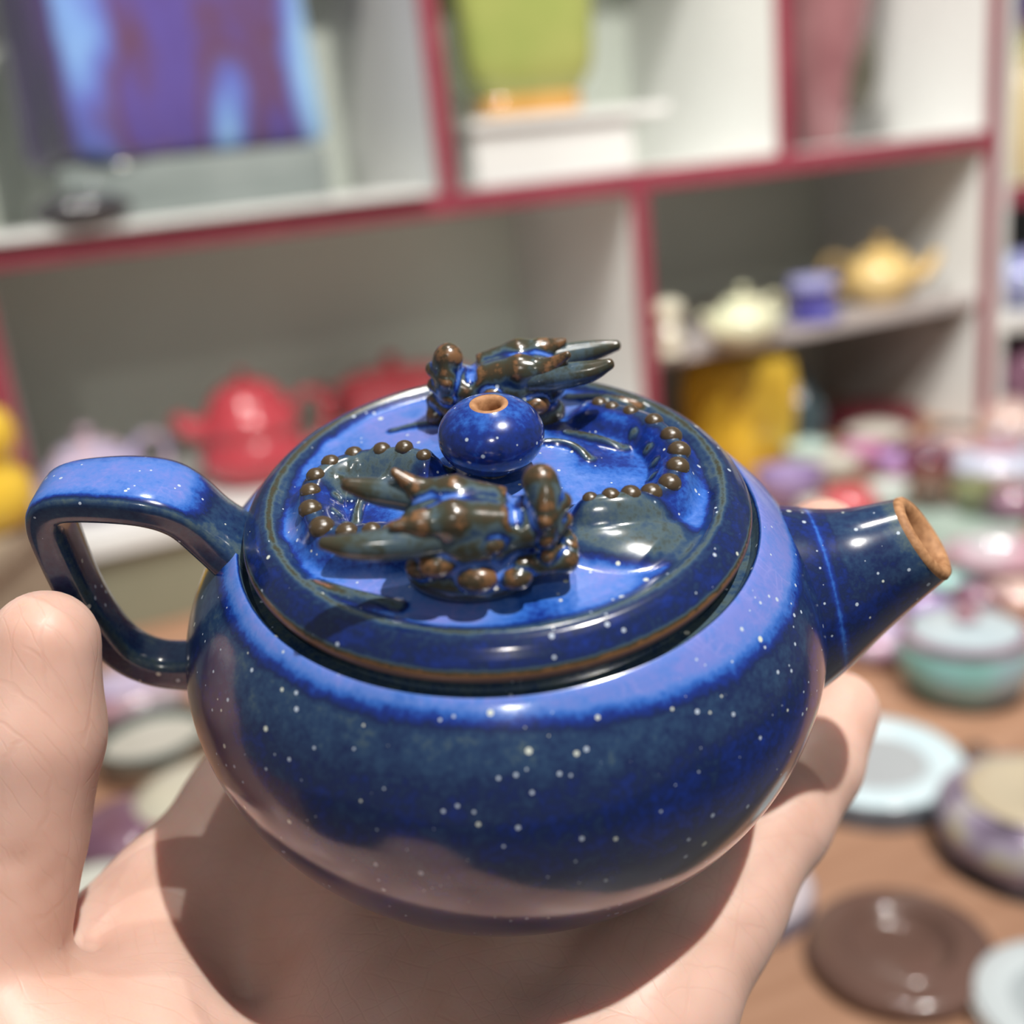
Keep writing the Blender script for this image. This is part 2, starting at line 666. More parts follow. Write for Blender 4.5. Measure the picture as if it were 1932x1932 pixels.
XL, XA, XB, XM, XR = -0.024, 0.397, 0.789, 0.604, 1.089
MB().box(XL, XR, DEPTH, DEPTH + 0.01, ZB, ZT).build('back_panel', PANEL, cab, smooth=False)
S0, S1 = E0 - 0.046, E0 - 0.025            # main shelf
for nm, x, z0, z1 in (('side_panel', XL, ZB, ZT), ('partition', XA, S1, ZT), ('partition', XB, S1, ZT), ('partition', XM, ZB, S0), ('side_panel', XR, ZB, ZT)):
    p = board(nm, x - 0.008, x + 0.008, z0, z1, cab)
    edging(x - 0.009, x + 0.009, z0, z1, p)
p = board('shelf', XL + 0.008, XR - 0.008, S0, S1, cab)
edging(XL + 0.009, XR - 0.009, S0, S1, p)
p = board('top_board', XL - 0.008, XR + 0.008, ZT, ZT + 0.02, cab)
edging(XL - 0.008, XR + 0.008, ZT, ZT + 0.02, p)
LZ = E0 - 0.288                             # left lower shelf top
board('shelf', XL + 0.008, XM - 0.008, LZ - 0.018, LZ, cab)
OLIVEP = ceramic('olive_grey_panel', [(0.235, 0.235, 0.165), (0.26, 0.26, 0.185)], 6, 0.5, coat=0.0)
MB().box(XL + 0.009, XM - 0.009, 0.012, 0.024, ZB, LZ - 0.019, 0.001).build('base_panel', OLIVEP, cab, smooth=False)
MZ = E0 - 0.218                             # right middle shelf top
GREYB = ceramic('grey_shelf', [(0.42, 0.38, 0.37), (0.46, 0.42, 0.41)], 8, 0.3, coat=0.0)
board('shelf', XM + 0.008, XR - 0.008, MZ - 0.012, MZ, cab, GREYB, 0.004, DEPTH)


def cab_local(X, Y, Z):
    return (cab_l[0] + X * CX[0] + Y * CY[0], cab_l[1] + X * CX[1] + Y * CY[1], Z)


_q = ray(1778, 592)
_t = ((cab_l - EYE)[:2] @ CX + XR - 0.009) / (_q[:2] @ CX)
_pp = EYE + _t * _q
_Y = float((_pp - cab_l)[:2] @ CY)
PEG = ceramic('grey_plastic', [(0.20, 0.21, 0.21)], 10, 0.4)
MB().tube([(XR - 0.008, _Y, _pp[2]), (XR - 0.012, _Y, _pp[2]), (XR - 0.013, _Y, _pp[2])], [0.012, 0.012, 0.009], 20, side=(0, 1, 0)).build('cam_cover', PEG, cab)

# neighbouring cabinet on the right, only a sliver in view
cab2 = empty('display_cabinet', cab_local(XR + 0.018, 0.0, 0), YAW)
props(cab2, 'second display cabinet at the far right edge, crimson shelf and near-black blocks', 'cabinet')
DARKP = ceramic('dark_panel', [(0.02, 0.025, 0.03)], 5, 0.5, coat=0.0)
W2 = 0.5
MB().box(0, W2, DEPTH, DEPTH + 0.01, ZB, ZT).build('back_panel', PANEL, cab2, smooth=False)
for x in (0.005, W2 - 0.008):
    board('side_panel', x - 0.005, x + 0.008, ZB, ZT, cab2)
_, z2, _ = cab_hit(1905, 372)
p = board('shelf', 0.013, W2 - 0.016, E0 + z2 - 0.012, E0 + z2 + 0.014, cab2)
edging(0.013, W2 - 0.016, E0 + z2 - 0.012, E0 + z2 + 0.014, p)
Z2A = E0 + z2 + 0.014
_, z3, _ = cab_hit(1910, 600)
board('shelf', 0.013, W2 - 0.016, E0 + z3 - 0.014, E0 + z3 + 0.006, cab2, WHITE, -0.02)
Z2B = E0 + z3 + 0.006
MB().box(0.014, W2 - 0.017, DEPTH - 0.12, DEPTH - 0.001, Z2B + 0.05, E0 + z2 - 0.013).build('dark_block', DARKP, cab2, smooth=False)  # solid near-black block filling the back of the compartment
MB().box(0.014, W2 - 0.017, 0.05, DEPTH - 0.001, E0 + z3 - 0.10, E0 + z3 - 0.0145).build('dark_block', DARKP, cab2, smooth=False)  # solid near-black block below the white shelf

# ------------------------------------------------------------------ pottery builders
UP = Vector((0, 0, 1))
BODY_ROUND = [(0, 0), (.52, 0), (.56, .05), (.86, .34), (.98, .62), (1, .78), (.95, 1.0), (.78, 1.2), (.58, 1.30), (.55, 1.33)]
LID_ROUND = [(.60, 1.31), (.62, 1.35), (.56, 1.42), (.36, 1.52), (.12, 1.56), (0, 1.56)]
CUP = [(0, 0), (.48, 0), (.5, .1), (.72, .3), (.92, .7), (1, 1.15), (.95, 1.16), (.86, .7), (.62, .3), (.3, .16), (0, .14)]
BOWL = [(0, 0), (.45, 0), (.46, .12), (.75, .25), (.95, .5), (1, .66), (.96, .67), (.88, .5), (.66, .28), (.3, .18), (0, .16)]
JAR = [(0, 0), (.78, 0), (.84, .04), (.96, .3), (1, .7), (.95, 1.1), (.8, 1.3), (.72, 1.36), (.0, 1.36)]
JAR_LID = [(.78, 1.36), (.82, 1.40), (.80, 1.50), (.5, 1.60), (.2, 1.63), (0, 1.63)]
PLATE = [(0, 0), (.6, 0), (.64, .04), (.95, .14), (1, .18), (.98, .2), (.9, .16), (.6, .08), (0, .07)]
GOURD = [(0, 0), (.55, 0), (.85, .18), (1, .55), (.94, .92), (.74, 1.16), (.70, 1.26), (.86, 1.48), (.92, 1.78), (.76, 2.12), (.36, 2.32), (.12, 2.36), (.1, 2.5), (0, 2.52)]
KNOB = [(.07, -.03), (.08, .05), (.15, .12), (.16, .19), (.1, .25), (0, .27)]


def sc(prof, s, sz=1.0):
    return [(r * s, z * s * sz) for r, z in prof]


def place(name, label, cat, u, v, z, wpx, group=None, rz=0.0):
    """an Empty where the sight line through the object's foot meets the surface at height z"""
    p, d = on_z(u, v, z - E0)
    e = empty(name, (p[0], p[1], z), rz)
    props(e, label, cat, group)
    return e, wpx * 0.5 * d / F_PX


def teapot_small(label, u, v, z, wpx, mat, spin=0.0, sup=0.0, kn=1.0, sz=1.0, name='teapot', power=2.0, lidmat=None, knobmat=None, group=None, body=None, lid=None, spout=True):
    e, s = place(name, label, 'teapot', u, v, z, wpx, group, spin)
    body = body or BODY_ROUND
    lid = lid or LID_ROUND
    MB().lathe(sc(body, s, sz), 40, power=power).build('body', mat, e)
    l = MB().lathe(sc(lid, s, sz), 40, power=power).build('lid', lidmat or mat, e)
    top = lid[-1][1] * s * sz
    MB().lathe(sc(KNOB, s * kn), 16, (0, 0, top)).build('knob', knobmat or mat, l)
    zb = body[-1][1] * s * sz
    if spout:
        MB().tube(spline([(-.80 * s, 0, (.45 + sup) * zb), (-1.12 * s, 0, (.55 + sup) * zb), ((-1.35 + .4 * sup) * s, 0, (.78 + sup * .5) * zb), ((-1.5 + .7 * sup) * s, 0, (.95 + sup * .3) * zb)], 5),
                  [(.25 - .13 * k / 15) * s for k in range(16)], 14).build('spout', mat, e)
    MB().tube(spline([(.80 * s, 0, .85 * zb), (1.1 * s, 0, 1.02 * zb), (1.42 * s, 0, .95 * zb), (1.5 * s, 0, .65 * zb), (1.3 * s, 0, .38 * zb), (.92 * s, 0, .3 * zb)], 5), .09 * s, 10).build('handle', mat, e)
    return e


def vessel(label, cat, name, u, v, z, wpx, prof, mat, sz=1.0, group=None, parts=(), power=2.0, rz=0.0, sy=1.0):
    """parts: (name, profile, material, power)"""
    e, s = place(name, label, cat, u, v, z, wpx, group, rz)
    MB().lathe(sc(prof, s, sz), 44, power=power, sy=sy).build('body', mat, e)
    for nm, pr, mt in parts:
        MB().lathe(sc(pr, s, sz), 36, power=power, sy=sy).build(nm, mt, e)
    return e


FOOT = [(0, -0.0), (.62, 0), (.60, .05), (0, .05)]

# --- upper shelf
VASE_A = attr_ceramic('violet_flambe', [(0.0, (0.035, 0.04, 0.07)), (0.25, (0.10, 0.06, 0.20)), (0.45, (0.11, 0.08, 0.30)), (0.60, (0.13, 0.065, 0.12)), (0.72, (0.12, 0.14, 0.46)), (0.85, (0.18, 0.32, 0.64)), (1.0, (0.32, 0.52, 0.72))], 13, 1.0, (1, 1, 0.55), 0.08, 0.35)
STONE = ceramic('grey_green_plinth', [(0.18, 0.21, 0.20), (0.24, 0.27, 0.26)], 8, 0.08)
DKSTONE = ceramic('dark_stone', [(0.05, 0.05, 0.055)], 8, 0.2)
BLUEDRIP = ceramic('pale_blue_glaze', [(0.16, 0.30, 0.60), (0.28, 0.47, 0.74)], 20, 0.12)


def tapered_box(w0, d0, w1, d1, z0, z1, n=12, power=7.0, seg=96, attr=None):
    prof = []
    for k in range(n + 1):
        t = k / n
        prof.append((w0 + (w1 - w0) * t, z0 + (z1 - z0) * t))
    prof = [(prof[0][0] * 0.96, z0 - 0.0)] + [(prof[0][0], z0 + (z1 - z0) * 0.01)] + prof[1:]
    return prof


pA = cab_local(0.175, 0.105, S1)
wb = MB().box(-0.20, 0.19, -0.115, 0.10, 0, 0.006, 0.001).build('shelf_liner', WHITE, None, smooth=False)
wb.location = cab_local(0.18, 0.10, S1);
wb.rotation_euler = (0, 0, YAW)
props(wb, 'thin white liner board under the violet vase, jutting over the shelf edge', 'board')
pl = MB().lathe([(0.118, 0), (0.120, 0.003), (0.120, 0.046), (0.117, 0.049)], 64, power=9, rot=0, sy=0.72).build('plinth', STONE, None)
pl.location = (pA[0], pA[1], S1 + 0.006);
pl.rotation_euler = (0, 0, YAW + 0.05)
props(pl, 'glossy grey-green slab plinth carrying the violet vase', 'plinth')


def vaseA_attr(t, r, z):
    c = abs(math.sin(2 * t))                # 1 on the corners, where highlight streaks are painted pale blue
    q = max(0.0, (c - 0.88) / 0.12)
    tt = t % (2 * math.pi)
    left = 1.0 if abs(tt - math.pi) < 0.72 else 0.0  # shade of the left face, put into the glaze colour
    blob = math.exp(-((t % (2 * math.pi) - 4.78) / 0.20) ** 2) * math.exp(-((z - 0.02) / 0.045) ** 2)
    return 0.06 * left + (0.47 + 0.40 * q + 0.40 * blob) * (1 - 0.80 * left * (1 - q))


vA = empty('square_vase', (pA[0], pA[1], S1 + 0.0555), YAW + 0.30)
props(vA, 'large square vase in violet and sky-blue flambe glaze with painted corner highlights, upper left shelf', 'vase')
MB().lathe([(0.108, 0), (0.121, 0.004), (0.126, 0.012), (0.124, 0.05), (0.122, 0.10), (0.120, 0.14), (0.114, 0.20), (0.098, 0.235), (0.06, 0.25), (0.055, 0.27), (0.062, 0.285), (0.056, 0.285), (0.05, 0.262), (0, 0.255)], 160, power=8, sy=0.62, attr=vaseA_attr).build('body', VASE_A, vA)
sp = cab_local(0.070, -0.007, S1 + 0.006)
so = MB().sphere((0, 0, 0.013), (0.040, 0.022, 0.014), 28, 14).build('dark_stone', DKSTONE, None)
so.location = sp
so.rotation_euler = (0, 0, YAW)
props(so, 'smooth dark oval stone in front of the grey-green plinth', 'stone')

GREEN = ceramic('lime_glaze', [(0.31, 0.37, 0.10), (0.40, 0.41, 0.13)], 9, 0.10)
AMBER = ceramic('amber_foot', [(0.50, 0.26, 0.06), (0.62, 0.33, 0.10)], 20, 0.12)
X0, zz, dg = cab_hit(1060, 260, 0.03)
gb = cab_local(X0 - 0.018, 0.075, S1)
bx = empty('white_box', gb, YAW)
props(bx, 'low white display box carrying the lime green vase', 'box')
MB().box(-0.088, 0.085, -0.07, 0.07, 0, 0.052, 0.002).build('body', WHITE, bx, smooth=False)
MB().box(-0.093, 0.125, -0.078, 0.078, 0.052, 0.062, 0.001).build('top_slab', WHITE, bx, smooth=False)
gv = empty('square_vase', (gb[0], gb[1], gb[2] + 0.062), YAW - 0.12)
props(gv, 'lime green square vase with amber foot on a white box', 'vase')
MB().lathe([(0.050, 0.020), (0.056, 0.026), (0.064, 0.040), (0.067, 0.055), (0.070, 0.11), (0.072, 0.16), (0.068, 0.19), (0.045, 0.21), (0.032, 0.225), (0.032, 0.24), (0.026, 0.24), (0, 0.222)], 96, power=6, sy=0.8).build('body', GREEN, gv)
MB().lathe([(0.050, 0.0), (0.053, 0.004), (0.053, 0.016), (0.050, 0.021)], 96, power=6, sy=0.8).build('foot', AMBER, gv)

MAUVE = ceramic('mauve_brown', [(0.26, 0.11, 0.12), (0.36, 0.17, 0.18)], 14, 0.15)
DARKOL = ceramic('dark_olive', [(0.07, 0.065, 0.045), (0.11, 0.10, 0.075)], 20, 0.2)
X1, _, _ = cab_hit(1580, 250, 0.14)
mv = empty('conical_vase', cab_local(X1 - 0.02, 0.15, S1), YAW)
props(mv, 'mauve vase flaring upward from a narrow foot, upper right compartment', 'vase')
MB().lathe([(0.026, 0), (0.03, 0.004), (0.036, 0.04), (0.052, 0.10), (0.066, 0.17), (0.072, 0.24), (0.06, 0.28), (0.05, 0.30), (0.046, 0.30), (0, 0.28)], 56).build('body', MAUVE, mv)
MB().sphere((0.032, -0.034, 0.085), (0.026, 0.022, 0.052), 24, 14).build('glaze_run', DARKOL, mv)

# --- lower left shelf
RED = ceramic('coral_red_clay', [(0.42, 0.045, 0.060), (0.50, 0.065, 0.085)], 30, 0.22)
GTOP = [(.72, 1.28), (.74, 1.31), (.62, 1.50), (.40, 1.66), (.16, 1.72), (0, 1.73)]
GBODY = [(0, 0), (.60, 0), (.66, .04), (.92, .22), (1, .42), (.96, .62), (.86, .76), (.84, .80), (.92, .94), (.90, 1.10), (.76, 1.27), (.70, 1.29)]
teapot_small('round coral-red gourd-shaped teapot behind the held teapot lid', 490, 905, LZ, 200, RED, YAW + 0.1, 0.30, 0.6, 1.12, body=GBODY, lid=GTOP)
teapot_small('square coral-red teapot half hidden behind the dragon lid', 755, 820, LZ, 190, RED, YAW - 0.5, sz=1.0, power=6,
             body=[(0, 0), (.70, 0), (.75, .05), (.92, .8), (.98, 1.15), (.94, 1.17)], lid=[(.96, 1.17), (1.0, 1.2), (.86, 1.27), (.4, 1.35), (.0, 1.37)])
LAV = ceramic('lavender_glaze', [(0.42, 0.30, 0.50), (0.46, 0.44, 0.62), (0.62, 0.45, 0.50), (0.42, 0.44, 0.66)], 30, 0.10)
teapot_small('lavender and pink glazed teapot above the held teapot handle', 192, 965, LZ, 196, LAV, YAW + 0.25, sz=0.92)
YEL = ceramic('egg_yellow_glaze', [(0.72, 0.44, 0.035), (0.80, 0.54, 0.06)], 25, 0.16)
gp = at(0, 1000, 0.80)
brd = MB().box(-0.34, 0.016, -0.10, 0.10, -0.02, 0.0, 0.002).build('side_shelf', PALEWOOD, None, smooth=False)
brd.location = (gp[0], gp[1], gp[2]);
props(brd, 'beige wooden side shelf under the yellow gourd at the left edge', 'shelf')
leg = MB().box(-0.34, 0.006, -0.09, 0.09, TZ + E0 - gp[2], -0.02).build('support', PALEWOOD, brd, smooth=False)
yg = empty('gourd_bottle', (gp[0] - 0.006, gp[1], gp[2]))
props(yg, 'bright yellow double-gourd bottle at the left edge of the picture', 'bottle')
MB().lathe(sc(GOURD, 0.036, 1.12), 40).build('body', YEL, yg)
MB().lathe([(.004, .1), (.004, .104), (.0, .106)], 12).build('stopper', CLAY, yg)

# --- middle right shelf
CREAM = ceramic('cream_celadon', [(0.56, 0.54, 0.38), (0.62, 0.62, 0.44), (0.50, 0.55, 0.38)], 30, 0.14)
IVORY = ceramic('ivory_glaze', [(0.60, 0.57, 0.45), (0.66, 0.62, 0.50)], 25, 0.2)
NAVY = ceramic('ink_blue_glaze', [(0.04, 0.035, 0.16), (0.06, 0.055, 0.26), (0.16, 0.16, 0.46)], 24, 0.1)
PERI = ceramic('periwinkle_rim', [(0.34, 0.35, 0.62)], 20, 0.15)
MELON = ceramic('melon_yellow', [(0.60, 0.40, 0.13), (0.72, 0.54, 0.24)], 16, 0.15)
vessel('small ivory figurine with two rounded bulges beside the crimson post', 'figurine', 'figurine', 1266, 668, MZ, 62,
       [(0, 0), (.7, 0), (.75, .1), (.6, .5), (.62, 1.0), (.8, 1.5), (.55, 2.0), (.45, 2.15), (.8, 2.5), (.95, 3.0), (.75, 3.45), (.3, 3.65), (0, 3.7)], IVORY, 0.9)
teapot_small('pale celadon teapot on the grey middle shelf', 1405, 655, MZ, 138, CREAM, YAW + 0.2, sz=0.9)
vessel('ink-blue stepped jar with pale rim beside the celadon teapot', 'jar', 'lidded_jar', 1535, 605, MZ, 100,
       [(0, 0), (.9, 0), (1, .05), (1.0, .35), (.8, .45), (.78, 1.2), (.8, 1.25)], NAVY, 1.0,
       parts=[('lid', [(.86, 1.25), (.92, 1.28), (.92, 1.6), (.8, 1.66), (0, 1.7)], PERI)])
mp_ = teapot_small('melon-yellow ribbed teapot at the right end of the middle shelf', 1660, 570, MZ, 140, MELON, YAW + 2.6, sz=0.95)

# --- under the middle shelf
FZ = E0 + TZ
Xv, _, _ = cab_hit(1395, 800, 0.066)
yv = empty('square_vase', cab_local(Xv, 0.066, FZ), 0.62)
props(yv, 'tall mustard-yellow square vase under the grey middle shelf', 'vase')
MB().lathe(sc([(0, 0), (.80, 0), (.84, .05), (.93, .8), (.97, 1.6), (.90, 2.15), (.7, 2.3), (.45, 2.35), (.4, 2.35), (0, 2.2)], 0.056, 1.07), 72, power=7).build('body', YEL, yv)
TEALD = ceramic('deep_teal_glaze', [(0.035, 0.06, 0.07), (0.06, 0.09, 0.10)], 18, 0.2)
vessel('dark teal bottle behind the mustard-yellow vase', 'bottle', 'bottle', 1508, 845, FZ, 100, [(0, 0), (.8, 0), (.9, .1), (1, .8), (.95, 1.6), (.6, 2.2), (.35, 2.5), (.35, 3.0), (.42, 3.05), (0, 3.0)], TEALD, 1.0)
MAROON = ceramic('oxblood_glaze', [(0.07, 0.012, 0.02), (0.17, 0.02, 0.03)], 22, 0.12)
vessel('oxblood red low box at the back of the right compartment', 'box', 'ceramic_box', 1640, 812, FZ, 150, [(0, 0), (.9, 0), (.95, .05), (1, .45), (.95, .52), (0, .55)], MAROON, 1.1, power=6, rz=YAW)

# --- small pottery on the counter, right of the held pot
MINT = ceramic('mint_glaze', [(0.42, 0.56, 0.52), (0.52, 0.66, 0.62)], 25, 0.1)
BONE = ceramic('bone_glaze', [(0.50, 0.48, 0.42), (0.58, 0.56, 0.50)], 25, 0.12)
PURP = ceramic('purple_glaze', [(0.20, 0.13, 0.30), (0.34, 0.26, 0.46), (0.30, 0.24, 0.36)], 30, 0.1)
MAG = ceramic('magenta_glaze', [(0.45, 0.12, 0.26), (0.55, 0.36, 0.50)], 40, 0.1)
LILAC = ceramic('lilac_glaze', [(0.48, 0.24, 0.52), (0.45, 0.38, 0.70)], 40, 0.1)
SKYG = ceramic('sky_grey_glaze', [(0.40, 0.44, 0.56), (0.52, 0.54, 0.64), (0.46, 0.34, 0.40)], 18, 0.1)
PEACH = ceramic('peach_glaze', [(0.58, 0.42, 0.38), (0.64, 0.50, 0.45)], 20, 0.12)
REDB = ceramic('berry_red_glaze', [(0.42, 0.06, 0.07), (0.50, 0.12, 0.13)], 30, 0.12)
CELA = ceramic('celadon_tray', [(0.30, 0.40, 0.35), (0.42, 0.50, 0.45)], 16, 0.1)
OLIVE = ceramic('olive_glaze', [(0.16, 0.17, 0.08), (0.25, 0.26, 0.13)], 30, 0.12)
BROWNG = ceramic('brown_glaze', [(0.13, 0.075, 0.055), (0.22, 0.13, 0.10)], 30, 0.12)
FROST = ceramic('frosted_glaze', [(0.52, 0.57, 0.55), (0.62, 0.66, 0.63)], 30, 0.08)
ROSE = ceramic('dusty_rose_glaze', [(0.34, 0.18, 0.22), (0.44, 0.28, 0.33), (0.40, 0.40, 0.42)], 24, 0.1)
PLUM = ceramic('plum_glaze', [(0.14, 0.06, 0.10), (0.28, 0.16, 0.22)], 24, 0.1)
AQUA = ceramic('aqua_glaze', [(0.26, 0.46, 0.44), (0.36, 0.56, 0.54)], 30, 0.1)
TEALG = ceramic('teal_glaze', [(0.14, 0.32, 0.28), (0.22, 0.42, 0.40), (0.28, 0.36, 0.42)], 14, 0.1)
ICE = ceramic('ice_grey_glaze', [(0.38, 0.46, 0.50), (0.50, 0.57, 0.60)], 20, 0.1)
BLACK = ceramic('black_base', [(0.012, 0.012, 0.013)], 10, 0.3)
G = 'small pottery on the counter right of the held teapot'
KB = [(0, 1.63), (.12, 1.63), (.18, 1.72), (.14, 1.82), (0, 1.85)]
CLID = [(.98, 1.15), (1.0, 1.2), (.7, 1.34), (.25, 1.42), (.2, 1.5), (0, 1.52)]

vessel('pale mint lidded cup right of the mustard vase', 'cup', 'lidded_cup', 1525, 885, FZ, 88, CUP, MINT, 0.9, G, [('lid', CLID, MINT)])
vessel('bone-white cup between the mint cup and the magenta cup', 'cup', 'tea_cup', 1578, 915, FZ, 92, CUP, BONE, 1.0, G)
vessel('magenta-streaked cup behind the bone-white cup', 'cup', 'tea_cup', 1628, 890, FZ, 88, CUP, MAG, 1.0, G)
vessel('lilac cup left of the plum-dark jar', 'cup', 'tea_cup', 1695, 905, FZ, 84, CUP, LILAC, 1.0, G)
vessel('pale rose lidded bowl in front of the oxblood box', 'bowl', 'lidded_bowl', 1655, 850, FZ, 120, BOWL, ROSE, 1.0, G, [('lid', [(.96, .67), (.98, .7), (.6, .86), (0, .95)], BONE)])
vessel('dark plum lidded jar by the end panel of the cabinet', 'jar', 'lidded_jar', 1750, 905, FZ, 105, JAR, MAROON, 0.85, G, [('lid', JAR_LID, PLUM)])
teapot_small('sky-grey teapot at the right edge behind the celadon tray', 1880, 925, FZ, 170, SKYG, YAW + 0.3, sz=0.75, group=G, lidmat=ROSE)
vessel('peach bowl upside down on the second cabinet floor', 'bowl', 'tea_bowl', 1905, 800, FZ, 120, [(0, 0), (1, 0), (1.02, .05), (.9, .4), (.6, .65), (.4, .7), (.38, .78), (0, .78)], PEACH, 1.0, G)
vessel('violet rounded cup touching the held teapot shoulder', 'cup', 'tea_cup', 1490, 960, FZ, 130, CUP, PURP, 1.0, G)
vessel('berry-red round tea pet ball beside the fingertip', 'ornament', 'round_ornament', 1602, 985, FZ, 112, [(0, 0), (.5, 0), (.85, .25), (1, .65), (.92, 1.0), (.65, 1.3), (.3, 1.42), (0, 1.45)], REDB, 0.9, G)
vessel('tiny bone-white cup left of the berry-red ball', 'cup', 'tea_cup', 1540, 985, FZ, 70, CUP, BONE, 1.0, G)
tr, s_ = place('tea_tray', 'round celadon tray holding four little cups behind the spout', 'tray', 1775, 1003, FZ, 290, None)
MB().lathe(sc(PLATE, s_, 0.7), 56).build('body', CELA, tr)
tz = FZ + 0.011
GT = 'little cups on the celadon tray'
vessel('frosted pale cup on the celadon tray', 'cup', 'tea_cup', 1675, 960, tz, 78, CUP, FROST, 1.1, GT)
vessel('brown cup in the middle of the celadon tray', 'cup', 'tea_cup', 1752, 950, tz, 82, CUP, BROWNG, 1.1, GT)
vessel('olive green cup at the right of the celadon tray', 'cup', 'tea_cup', 1835, 958, tz, 84, CUP, OLIVE, 1.0, GT)
vessel('peach cup behind the olive cup on the celadon tray', 'cup', 'tea_cup', 1878, 932, tz, 76, CUP, PEACH, 1.1, GT)
vessel('dusty rose bowl on the right below the celadon tray', 'bowl', 'tea_bowl', 1885, 1092, FZ, 190, BOWL, ROSE, 0.9, G)
vessel('small aqua cup under the spout tip', 'cup', 'tea_cup', 1790, 1118, FZ, 92, BOWL, AQUA, 0.9, G)
vessel('plum cup between the aqua cup and the rose bowl', 'cup', 'tea_cup', 1850, 1155, FZ, 105, CUP, PLUM, 0.7, G)
vessel('pale rose cup at the right edge above the teal jar', 'cup', 'tea_cup', 1925, 1160, FZ, 110, CUP, PEACH, 0.8, G)
teapot_small('pink and lavender teapot under the spout of the held teapot', 1655, 1240, FZ, 150, ceramic('pink_lavender', [(0.45, 0.22, 0.32), (0.52, 0.40, 0.52), (0.56, 0.52, 0.58)], 34, 0.1), YAW - 0.3, sz=0.7, group=G, lidmat=LAV)
vessel('brown cup at the foot of the mint lidded cup', 'cup', 'tea_cup', 1555, 945, FZ, 84, CUP, BROWNG, 0.8, G)
vessel('dark olive cup between the berry-red ball and the lilac cup', 'cup', 'tea_cup', 1655, 965, FZ, 86, CUP, OLIVE, 1.0, G)
vessel('rose-pink jar left of the sky-grey teapot', 'jar', 'lidded_jar', 1800, 880, FZ, 100, JAR, ROSE, 0.8, G, [('lid', JAR_LID, PEACH)])
vessel('dark slate cup behind the rose-pink jar', 'cup', 'tea_cup', 1795, 850, FZ, 80, CUP, TEALD, 0.9, G)
vessel('deep plum bowl at the right edge under the sky-grey teapot', 'bowl', 'tea_bowl', 1915, 985, FZ, 130, BOWL, PLUM, 1.1, G)
vessel('brown lidded cup behind the aqua cup under the spout', 'cup', 'lidded_cup', 1735, 1085, FZ, 95, CUP, BROWNG, 0.8, G, [('lid', CLID, ROSE)])
vessel('grey-mauve bowl left of the teal lidded jar', 'bowl', 'tea_bowl', 1745, 1165, FZ, 100, BOWL, PURP, 0.9, G)
vessel('teal lidded jar on a dark base under the spout', 'jar', 'lidded_jar', 1818, 1300, FZ, 245,
       [(0, .03), (.66, .03), (.80, .10), (.97, .40), (1, .62), (.95, .84), (.90, .92)], TEALG, 1.0, G,
       [('base_ring', [(0, 0), (.80, 0), (.84, .03), (.70, .09), (0, .09)], BLACK), ('rim_band', [(.80, .90), (.92, .91), (.93, .98), (.80, 1.02)], PLUM),
        ('lid', [(.80, 1.00), (.80, 1.04), (.6, 1.12), (.22, 1.16), (0, 1.16)], ICE), ('knob', [(0, 1.15), (.12, 1.15), (.2, 1.24), (.16, 1.32), (0, 1.35)], ROSE)])

# --- saucers and stands nearest the camera
PALEB = ceramic('pale_ice_blue', [(0.62, 0.78, 0.84), (0.70, 0.84, 0.89)], 12, 0.2)
GREYD = ceramic('mid_grey', [(0.40, 0.43, 0.45), (0.44, 0.47, 0.49)], 12, 0.3)
SLATE = ceramic('slate_rim', [(0.08, 0.095, 0.12), (0.16, 0.18, 0.21)], 90, 0.4, bump=0.4)
RIMS = [(0, 0), (.94, 0), (1, .03), (1.0, .13), (.97, .16)]


def coaster(label, u, v, wpx, top, inner, rim, z=FZ):
    e, s = place('coaster', label, 'coaster', u, v, z, wpx, 'round coasters on the counter')
    MB().lathe(sc([(0, 0), (.96, 0), (1.02, .03), (1.02, .25), (0, .25)], s), 64).build('rim', rim, e)
    MB().lathe(sc([(.56, .25), (.58, .275), (.93, .285), (.97, .26), (.985, .30), (.95, .33), (.64, .315), (.57, .275), (.56, .25)], s), 64, cap=False).build('top_ring', top, e)
    MB().lathe(sc([(0, .25), (.585, .25), (.585, .285), (0, .285)], s), 64).build('centre', inner, e)
    return e


coaster('ice-blue ring coaster with grey centre right of the little finger', 1648, 1475, 325, PALEB, GREYD, SLATE)
coaster('pale coaster peeping out below the edge of the palm', 1395, 1700, 270, ceramic('pale_lilac', [(0.60, 0.52, 0.55)], 12, 0.2), GREYD, ceramic('violet_grey_rim', [(0.16, 0.15, 0.20), (0.22, 0.20, 0.26)], 40, 0.4))
coaster('white coaster cut by the bottom right corner', 2010, 1925, 330, ceramic('cool_white', [(0.62, 0.68, 0.70)], 12, 0.2), ceramic('cool_grey', [(0.45, 0.50, 0.52)], 12, 0.2), WHITE)
DKWOOD = ceramic('dark_rosewood', [(0.13, 0.07, 0.052), (0.17, 0.095, 0.075)], 12, 0.2, coat=0.5)
st, s_ = place('wooden_stand', 'dark brown lacquered round wooden stand at the bottom right', 'stand', 1698, 1815, FZ, 338, None)
MB().lathe(sc([(0, 0), (.86, 0), (.93, .04), (.99, .12), (1, .19), (.97, .25), (.90, .28), (.62, .285), (.56, .25), (.50, .14), (.40, .11), (0, .11)], s_), 72).build('disc', DKWOOD, st)
MB().lathe(sc([(.575, .28), (.60, .305), (.64, .305), (.665, .28)], s_), 72, cap=False).build('raised_ring', DKWOOD, st)
PATT = ceramic('marbled_glaze', [(0.05, 0.04, 0.05), (0.28, 0.22, 0.32), (0.42, 0.38, 0.45), (0.62, 0.58, 0.32)], 34, 0.1, detail=1.5)
BUFF = ceramic('buff_lid', [(0.56, 0.47, 0.33), (0.62, 0.54, 0.40)], 10, 0.25)
